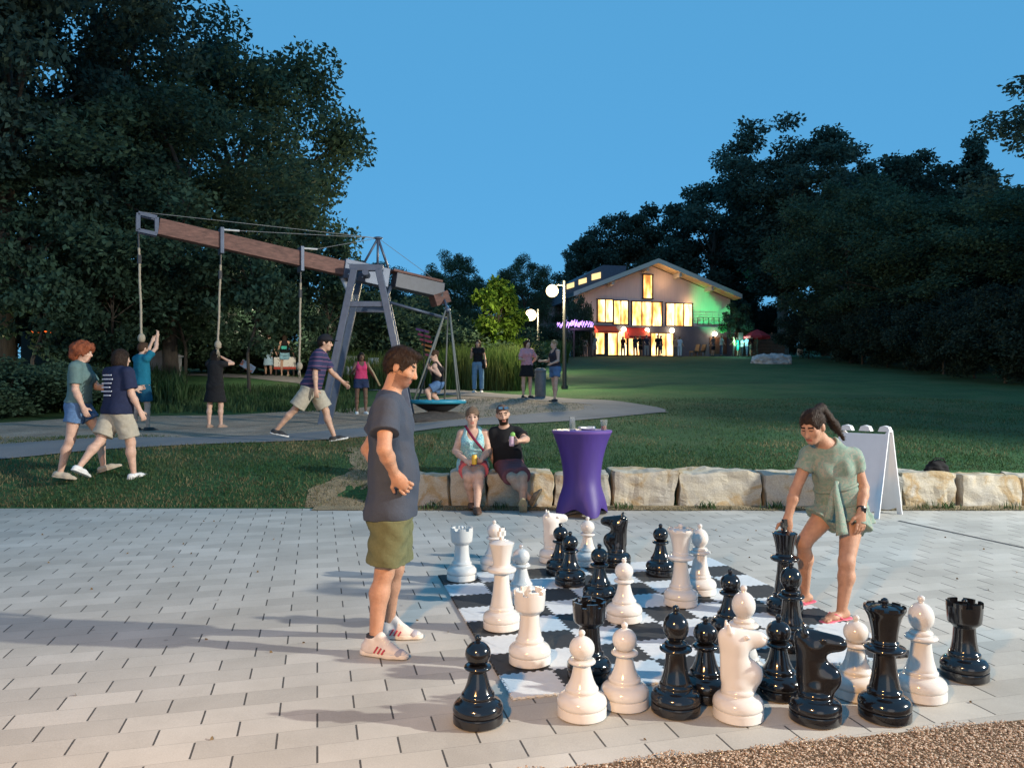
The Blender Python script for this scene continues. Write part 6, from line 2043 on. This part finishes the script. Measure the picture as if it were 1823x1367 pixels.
# ------------------------------------------------------------------ game panels, signs, bin, shed behind the playground
M_PANEL = pattern_mat('game_panel', [(0, (.66, .66, .67)), (.62, (.70, .69, .68)), (.68, (.16, .12, .14)), (.8, (.45, .43, .42)), (.9, (.5, .2, .16))], 7, 'noise')
M_REDB = mat('panel_red', (.38, .05, .035), .6)
for px0, px1, py0, py1, Y, lb in ((488, 527, 636, 653, 30.4, 'low white game table with a red edge behind the woman in black top'), (577, 606, 635, 650, 27.0, 'white game panel with dark marks left of the steel leg'), (612, 640, 634, 649, 26.5, 'white game panel between the steel leg and the pink top'), (608, 632, 652, 668, 25.5, 'lower white game panel behind the steel leg'), (656, 674, 637, 648, 26.0, 'small brown framed picture panel right of the woman in pink')):
    a = P(px0, py1, Y); b_ = P(px1, py0, Y); g = tz((a[0] + b_[0]) / 2, Y)
    t = thing('game_panel', lb, 'game panel', ((a[0] + b_[0]) / 2, Y, g), 0, 'game panels along the far path')
    w = b_[0] - a[0]; h_ = b_[2] - a[2]; zc = (a[2] + b_[2]) / 2 - g
    mb = MB(); mb.box((0, 0, zc), (w, .05, h_)); mb.build('board', M_PANEL, t, bevel=.004)
    mb = MB(); mb.box((0, -.006, zc - h_ / 2 - .05), (w, .07, .10)); mb.build('frame', M_REDB if px0 != 612 else M_STEEL, t)
    for sx in (-1, 1):
        mb = MB(); mb.box((sx * w * .4, .0, (zc - h_ / 2 - .1) / 2), (.06, .06, max(.05, zc - h_ / 2 - .1))); mb.build('post', M_FRAME, t)
p = P(441, 652, 26); g = tz(p[0], 26)
t = thing('trail_sign', 'tilted blue and orange sign board behind the thin sapling', 'sign', (p[0], 26, g))
mb = MB(); mb.box((0, 0, 0), (.52, .03, .24)); o = mb.build('board', pattern_mat('trail_print', [(0, (.20, .30, .50)), (.55, (.30, .40, .55)), (.62, (.45, .16, .08)), (1, (.3, .12, .08))], 4, 'noise'), t); o.location = (0, 0, p[2] - g); o.rotation_euler = (0, .55, 0)
mb = MB(); mb.box((0, .04, (p[2] - g) / 2), (.06, .05, p[2] - g)); mb.build('post', M_FRAME, t)
p = P(962, 700, 22.6)
t = thing('litter_bin', 'slim grey litter bin between the two women by the lamp post', 'bin', (p[0], 22.6, tz(p[0], 22.6)))
mb = MB(); mb.lathe([(.14, 0), (.16, .04), (.17, .72), (.16, .74)], 20); mb.build('bin_body', mat('bin_grey', (.13, .14, .15), .5), t, smooth='auto')
mb = MB(); mb.lathe([(.18, .741), (.18, .79), (.12, .86), (.001, .87)], 20); mb.build('bin_lid', MATS['bin_grey'], t, smooth='auto')
p = P(296, 668, 27)
t = thing('shed', 'small pale grey wooden shed among the trees left of the middle rope', 'shed', (p[0], 27, tz(p[0], 27)))
w = .80
mb = MB(); mb.box((0, 0, .5), (w, .7, 1.0)); mb.build('wall', mat('shed_grey', (.20, .21, .24), .85, .2, 4, .3, 14, stretch=(8, 1, .4)), t)
mb = MB(); mb.prism([(-w / 2 - .05, -.4, 1.0), (w / 2 + .05, -.4, 1.0), (w / 2 + .05, -.4, 1.05), (0, -.4, 1.22), (-w / 2 - .05, -.4, 1.05)], (0, .8, 0)); mb.build('roof', MATS['shed_grey'], t)
# colourful spinner by the swing
p = P(755, 612, 24); g = tz(p[0], 24)
t = thing('garden_spinner', 'red, purple and orange slatted garden spinner behind the net swing', 'spinner', (p[0], 24, g))
mb = MB(); mb.tube([(0, 0, 0), (0, 0, p[2] - g + .4)], .02, 6); mb.build('pole', M_FRAME, t)
for k, c_ in enumerate(((.16, .05, .16), (.35, .03, .08), (.42, .05, .08), (.50, .14, .03), (.50, .22, .03), (.36, .04, .10))):
    mb = MB(); zz = p[2] - g + .42 - .16 * k
    mb.beam((-.26 + .06 * k, .03, zz + .05), (.14 + .05 * k, .03, zz - .05), .03, .07); mb.build('slat', mat('slat_%d' % k, c_, .6), t)
# orange lit window far behind the left trees
p = P(74, 588, 46)
t = thing('cabin', 'distant cabin with an orange lit window seen between the left tree trunks', 'cabin', (p[0], 46, tz(p[0], 46)))
g = tz(p[0], 46)
mb = MB(); mb.box((0, 1.3, 1.9), (2.6, 2.4, 3.8)); mb.build('wall', mat('cabin_dark', (.03, .025, .02), .9), t)
mb = MB(); mb.prism([(-1.6, -.3, 3.8), (1.6, -.3, 3.8), (0, -.3, 4.6)], (0, 3.0, 0)); mb.build('roof', M_ROOF, t)
for dx in (-.45, 0, .40):
    mb = MB(); mb.box((dx, .06, p[2] - g), (.36, .08, .36)); mb.build('window', emitmat('orange_glow', (1.0, .16, .02), 1.6), t)

# ------------------------------------------------------------------ trees
M_BARK = mat('bark', (.055, .045, .036), .95, .35, 5, .8, 14, stretch=(3, 3, .5))
M_BARKP = mat('bark_pale', (.17, .15, .13), .95, .3, 5, .8, 14, stretch=(3, 3, .5))
M_LEAF = leafmat('leaf_dark', (.036, .068, .056), (.056, .094, .074), .3, .35)
M_LEAF2 = leafmat('leaf_mid', (.038, .074, .050), (.060, .105, .066), .35, .35)
M_LEAF3 = leafmat('leaf_blue', (.040, .078, .066), (.060, .105, .085), .25, .3)
M_LEAF4 = leafmat('leaf_hedge', (.014, .030, .026), (.024, .044, .036), .25, .3)
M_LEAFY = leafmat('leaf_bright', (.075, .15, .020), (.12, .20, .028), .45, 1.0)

def leaves(pos, size, rng, droop=.35, asp=.5):
    """bent leaf sprays: 6 verts, 2 quads each"""
    n = len(pos)
    d = rng.normal(size=(n, 3)); d[:, 2] -= droop; d /= np.linalg.norm(d, axis=1)[:, None]
    u = rng.normal(size=(n, 3)); u -= d * (u * d).sum(1)[:, None]; u /= np.linalg.norm(u, axis=1)[:, None]
    w = np.cross(d, u)
    L = size[:, None]; B = L * asp
    b0 = pos; m = pos + d * L * .55; t = pos + d * L - w * L * .12
    l = m + u * B * .55 + w * L * .10; r = m - u * B * .55 + w * L * .10
    V = np.stack([b0, l, t, r], 1).reshape(-1, 3)
    i = 4 * np.arange(n)
    F = np.stack([i, i + 1, i + 2, i + 3], 1)
    return V, F

_TP = {}
def tree_proto(key, H, Rd, z0, nclump, nleaf, lsize, m, seed, shape='round', clr=(.16, .26), bark=None, trunk_r=.25, spread=1.0, fork=.45):
    """trunk mesh and crown mesh for one kind of tree; the base stands at the origin"""
    rng = np.random.default_rng(seed)
    cs = []
    cz = (H + z0) / 2; hz = (H - z0) / 2
    while len(cs) < nclump:
        q = rng.uniform(-1, 1, 3)
        rr = np.linalg.norm(q)
        if rr > 1 or rr < .35 and rng.random() < .6:
            continue
        if shape == 'cone':
            k = (1 - q[2]) / 2 + .06
            c = vec(q[0] * Rd * k, q[1] * Rd * k, cz + hz * q[2])
        elif shape == 'top':
            k = .62 + .45 * (q[2] > -.2)
            c = vec(q[0] * Rd * k, q[1] * Rd * k, cz + hz * q[2])
        else:
            c = vec(q[0] * Rd, q[1] * Rd, cz + hz * q[2])
        cs.append(c)
    cs = np.array(cs)
    rad = rng.uniform(clr[0], clr[1], nclump) * Rd
    w = rad ** 2; w /= w.sum()
    ci = rng.choice(nclump, nleaf, p=w)
    q = rng.normal(size=(nleaf, 3)); q /= np.linalg.norm(q, axis=1)[:, None]
    q *= (rng.random(nleaf) ** .45)[:, None]
    q[:, 2] *= .7
    pos = cs[ci] + q * rad[ci][:, None]
    V, F = leaves(pos, rng.uniform(lsize[0], lsize[1], nleaf), rng)
    crown = fast_mesh('crown', V, F, m)
    mb = MB()
    top = vec(rng.normal() * .3, rng.normal() * .3, H * .80)
    pts = [vec(0, 0, -.4), vec(0, 0, .3), vec(rng.normal() * .1, rng.normal() * .1, H * fork * .5), vec(rng.normal() * .2, rng.normal() * .2, H * fork), top]
    mb.tube(pts, [trunk_r * 1.35, trunk_r, trunk_r * .85, trunk_r * .65, trunk_r * .12], 9)
    for c in cs[rng.choice(nclump, min(nclump, 16), replace=False)]:
        h = min(max(.25, (c[2] / H) * .72), .75) * H
        k = np.interp(h, [p[2] for p in pts], range(len(pts))); i = min(int(k), len(pts) - 2)
        s_ = pts[i] + (pts[i + 1] - pts[i]) * (k - i)
        mid = (s_ + c) / 2 + vec(rng.normal() * .15, rng.normal() * .15, .15)
        mb.tube([s_, mid, c], [trunk_r * .38, trunk_r * .22, trunk_r * .06], 6, cap=False)
    o = mb.build('trunk', bark or M_BARK, None, smooth=True)
    tr = o.data; bpy.data.objects.remove(o)
    _TP[key] = (tr, crown)

def tree(key, name, label, X, Y, rz=0.0, sc=(1, 1, 1), group=None, z=None, parts=('trunk', 'crown')):
    t = thing(name, label, 'tree' if 'shrub' not in name and 'plant' not in name else 'shrub', (X, Y, tz(X, Y) if z is None else z), rz, group)
    t.scale = sc
    for n_, me in zip(('trunk', 'crown'), _TP[key]):
        if n_ in parts:
            o = bpy.data.objects.new(n_, me); link(o, t)
    return t

tree_proto('oakA', 18, 5.2, 3.2, 105, 36000, (.14, .30), M_LEAF, 1, clr=(.15, .23), trunk_r=.32)
tree_proto('oakB', 13, 4.6, 2.0, 95, 38000, (.12, .27), M_LEAF2, 2, clr=(.17, .27), trunk_r=.25)
tree_proto('oakC', 20, 5.0, 4.0, 110, 40000, (.14, .30), M_LEAF3, 3, 'top', clr=(.15, .25), trunk_r=.34)
tree_proto('far', 22, 6.0, 3.0, 90, 26000, (.28, .55), M_LEAF, 4, clr=(.17, .27), trunk_r=.4)
tree_proto('farB', 24, 6.2, 6.0, 120, 40000, (.24, .46), M_LEAF3, 5, 'top', clr=(.17, .27), bark=M_BARKP, trunk_r=.42, fork=.5)
tree_proto('pine', 20, 4.2, 2.5, 80, 18000, (.24, .46), M_LEAF3, 6, 'cone', clr=(.12, .22), trunk_r=.3)
tree_proto('young', 4.6, 1.5, .9, 45, 7000, (.11, .21), M_LEAF2, 8, clr=(.20, .34), trunk_r=.05)
tree_proto('bush', 3.4, 2.4, .1, 60, 13000, (.13, .26), M_LEAF2, 9, clr=(.22, .36), trunk_r=.06, fork=.3)
tree_proto('bushD', 5.5, 3.0, .1, 70, 26000, (.12, .24), M_LEAF4, 10, clr=(.22, .36), trunk_r=.08, fork=.3)
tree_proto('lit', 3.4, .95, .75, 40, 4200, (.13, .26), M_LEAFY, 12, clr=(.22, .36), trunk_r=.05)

GL = 'tall trees at the left of the playground'
LT = [('oakB', -11.6, 26.0, (1.08, 1.05, .76), 'broad tree whose crown edge overhangs the swing beam, rightmost of the left trees'),
      ('oakA', -16.2, 24.5, (1, 1, 1.02), 'tall dark tree left of the one overhanging the swing beam'),
      ('oakC', -16.4, 31.0, (1.1, 1.1, 1.0), 'tall tree behind the swing beam with its top cut off by the picture edge'),
      ('oakA', -21.5, 26.0, (1.0, 1.0, 1.05), 'dark tree with sky gaps at the far left of the picture'),
      ('oakC', -19.2, 21.0, (.85, .85, .92), 'dark tree nearest the camera at the left edge'),
      ('oakB', -13.0, 35.0, (1.3, 1.3, 1.2), 'tree behind the steel A-frame at the right end of the left trees'),
      ('oakC', -29.0, 30.0, (.8, .8, .8), 'large tree beyond the left edge of the clearing')]
for i, (k_, x_, y_, s_, lb) in enumerate(LT):
    tree(k_, 'broadleaf_tree', lb, x_, y_, i * 1.7, s_, GL)
YT = [('young', 200, 24.0, 1.15, 'young green tree behind the two walkers on the grass'), ('young', 443, 24.0, 1.10, 'sapling with a thin pale trunk behind the tilted trail sign'), ('young', 330, 26, 1.2, 'young tree between the shed and the middle rope'), ('young', 580, 26, 1.05, 'young tree behind the rightmost rope'), ('young', 60, 22, 1.1, 'young tree at the left edge behind the grass bank')]
for i, (k_, px, Y, s_, lb) in enumerate(YT):
    tree(k_, 'young_tree', lb, X_at(px, Y), Y, i * 2.1, (s_, s_, s_ * 1.1), 'young trees behind the playground')
SB = [('bush', 30, 19.0, (.7, .7, .42)), ('bush', 120, 21.5, (.9, .8, .35)), ('bush', 250, 30, (1.2, 1, .8)), ('bush', 380, 33, (1.4, 1, 1.0)), ('bush', 560, 33, (1.4, 1, .9)), ('bush', 690, 29, (1.0, 1, .80)), ('bush', 640, 31, (1.2, 1, .9)), ('bush', 745, 31, (1.1, 1, .95)), ('bush', 870, 33, (1.1, 1, .7)), ('bush', 810, 29, (.9, 1, .62))]
SL = ['low shrub at the left edge of the grass bank', 'low shrub behind the red haired woman', 'shrub beside the pale shed', 'dark shrub behind the woman in the black dress', 'dark shrub behind the white game panels', 'meadow shrub behind the steel A-frame legs', 'shrub behind the woman in the pink top', 'bright shrub behind the garden spinner', 'shrub below the small bright green tree', 'shrub behind the net swing ropes']
for i, ((k_, px, Y, s_), lb) in enumerate(zip(SB, SL)):
    tree(k_, 'shrub', lb, X_at(px, Y), Y, i * 1.3, s_, 'shrubs around the playground')
tree('lit', 'small_tree', 'small tree glowing yellow green under the lamp posts', X_at(886, 28.5), 28.5, .4, (1, 1, 1.16))
tree('oakB', 'broadleaf_tree', 'round dark tree on the skyline behind the net swing', X_at(806, 52), 52, 1.0, (.48, .48, .58))
tree('oakB', 'broadleaf_tree', 'wispy tree on the skyline left of the first lamp post', X_at(932, 58), 58, 2.2, (.50, .50, .60))
for i, (px, Y, s_, lb) in enumerate(((700, 62, .42, 'low distant tree on the skyline right of the steel A-frame'), (745, 64, .45, 'low distant tree between the A-frame and the round dark tree'), (865, 60, .5, 'low distant tree behind the small bright green tree'), (655, 60, .6, 'distant tree left of the A-frame legs'), (975, 74, .6, 'distant tree behind the left wing of the lodge'))):
    tree('oakB', 'broadleaf_tree', lb, X_at(px, Y), Y, i * 2.0, (s_ * 1.4, s_, s_), 'distant trees on the skyline')
tree('young', 'young_tree', 'small leafy tree at the right corner of the lodge', X_at(1312, 66.2), 66.2, 2, (.9, .9, 1.02))
tree('bush', 'shrub', 'dark shrub at the left corner of the lodge under the pergola', X_at(975, 62), 62, 2, (.8, .8, .8))
tree('bush', 'shrub', 'dark plant on the terrace above the purple lights', X_at(1028, 66), 65.5, 2, (.7, .5, 1.5))

GR = 'trees on the slope right of the lodge'
RT_ = [('farB', 1395, 74, (1.25, 1.2, .97), 'tallest tree of the right slope, with a pale leaning trunk'), ('far', 1270, 84, (1, 1, .86), 'tree behind the right roof slope of the lodge'), ('far', 1175, 90, (1, 1, .80), 'tree directly behind the ridge of the lodge'), ('far', 1090, 88, (.85, .85, .74), 'tree behind the left roof slope of the lodge'), ('far', 1040, 94, (.6, .6, .62), 'leftmost tree behind the lodge'),
       ('far', 1470, 70, (.95, .9, .80), 'tree right of the pale trunk'), ('pine', 1545, 72, (1.2, 1.2, .95), 'dark conifer on the skyline right of the tallest tree'), ('pine', 1610, 74, (1.3, 1.3, .98), 'dark conifer left of the notch in the right skyline'), ('far', 1335, 92, (.9, .9, .80), 'tree left of the pale trunk behind the parasol'),
       ('far', 1580, 60, (1, 1, .72), 'tree in the middle of the right slope'), ('far', 1670, 62, (1, 1, .70), 'tree in the right slope below the skyline'), ('pine', 1740, 60, (1, 1, .90), 'pointed conifer near the right edge'), ('far', 1800, 58, (1, 1, .58), 'tree at the right edge of the far slope'), ('far', 1890, 56, (1, 1, .58), 'tree cut by the right picture edge'), ('oakB', 1520, 52, (1.2, 1.2, .95), 'lower tree in front of the conifers'), ('oakB', 1640, 46, (1.2, 1.2, .78), 'lower dark tree above the hedge'), ('oakB', 1750, 42, (1.2, 1.2, .72), 'lower dark tree above the right end of the hedge'), ('oakB', 1860, 38, (1.2, 1.2, .72), 'lower dark tree at the right picture edge')]
for i, (k_, px, Y, s_, lb) in enumerate(RT_):
    tree(k_, 'broadleaf_tree' if k_ != 'pine' else 'conifer_tree', lb, X_at(px, Y), Y, i * 1.1, s_, GR)
HB = [(1440, 60, .8), (1490, 54, .85), (1535, 50, .8), (1580, 45, .8), (1630, 41, .8), (1680, 37, .75), (1735, 33, .70), (1790, 30, .72), (1850, 28, .75), (1610, 49, 1.1), (1700, 44, 1.1), (1800, 38, 1.1)]
HL = ['leftmost bush of the right hedge row', 'second bush from the left in the hedge row', 'bush in the hedge row below the conifers', 'hedge bush with its foot on the lawn, left of the middle', 'hedge bush in the middle of the row', 'hedge bush right of the middle of the row', 'dark hedge bush third from the right edge', 'dark hedge bush near the right edge', 'hedge bush cut by the right edge', 'taller bush behind the middle of the hedge', 'taller bush behind the right part of the hedge', 'taller bush behind the hedge at the right edge']
for i, ((px, Y, s_), lb) in enumerate(zip(HB, HL)):
    tree('bushD', 'hedge_shrub', lb, X_at(px, Y), Y, i * 1.9, (s_, s_, s_ * .9), 'hedge bushes along the right side of the lawn')
for i, (px, Y, s_, lb) in enumerate(((1392, 80, .95, 'dark bush on the rise right of the red parasol'), (1345, 84, 1.0, 'dark bush on the rise behind the red parasol'), (1305, 88, 1.0, 'dark bush behind the right corner of the lodge'))):
    tree('bushD', 'shrub', lb, X_at(px, Y), Y, i * 1.4, (s_, s_, s_), 'dark bushes behind the lodge')
for i, (px, Y, s_, lb) in enumerate(((-60, 38, 1.2, 'dark undergrowth bush at the left edge below the trees'), (40, 50, 1.2, 'dark undergrowth bush behind the distant cabin'), (170, 42, 1.1, 'dark undergrowth bush behind the pale shed'), (290, 46, 1.1, 'dark undergrowth bush right of the pale shed'), (420, 48, 1.1, 'dark undergrowth bush behind the two women on the far path'))):
    tree('bushD', 'shrub', lb, X_at(px, Y), Y, i * 1.9, (s_ * 1.2, s_, s_), 'undergrowth below the left trees')
# the near tree whose branch hangs in at the upper right
tree('oakC', 'broadleaf_tree', 'near tree whose leafy branches hang into the upper right corner', 21.6, 25.5, .6, (1.0, 1.0, .64))

# ------------------------------------------------------------------ tall grasses and bank plants
def tallgrass(name, px0, px1, y0, y1, n, h0, h1, m, w=.03):
    Y = RNG.uniform(y0, y1, n); X_ = (RNG.uniform(px0, px1, n) - CX) / F_PX * Y
    p = np.stack([X_, Y, terrain(X_, Y)], 1)
    blade_mesh(name, p, RNG.uniform(h0, h1, n), w, m, .45)
M_REED = leafmat('reed', (.06, .12, .03), (.12, .155, .055), .4, .8)
tallgrass('tall_grass', 796, 935, 25.4, 28.5, 6500, .8, 1.65, M_REED, .035)
tallgrass('meadow_grass', 560, 800, 25.2, 29, 7000, .5, 1.35, M_REED, .04)
tallgrass('bank_grass', -150, 640, 20.6, 25.5, 12000, .08, .26, M_GRASS, .03)
tallgrass('bank_growth', -60, 330, 22, 27, 5000, .3, .9, M_GRASS, .045)
tallgrass('reed_grass', 935, 1010, 50, 58, 2500, .8, 1.6, M_REED, .08)
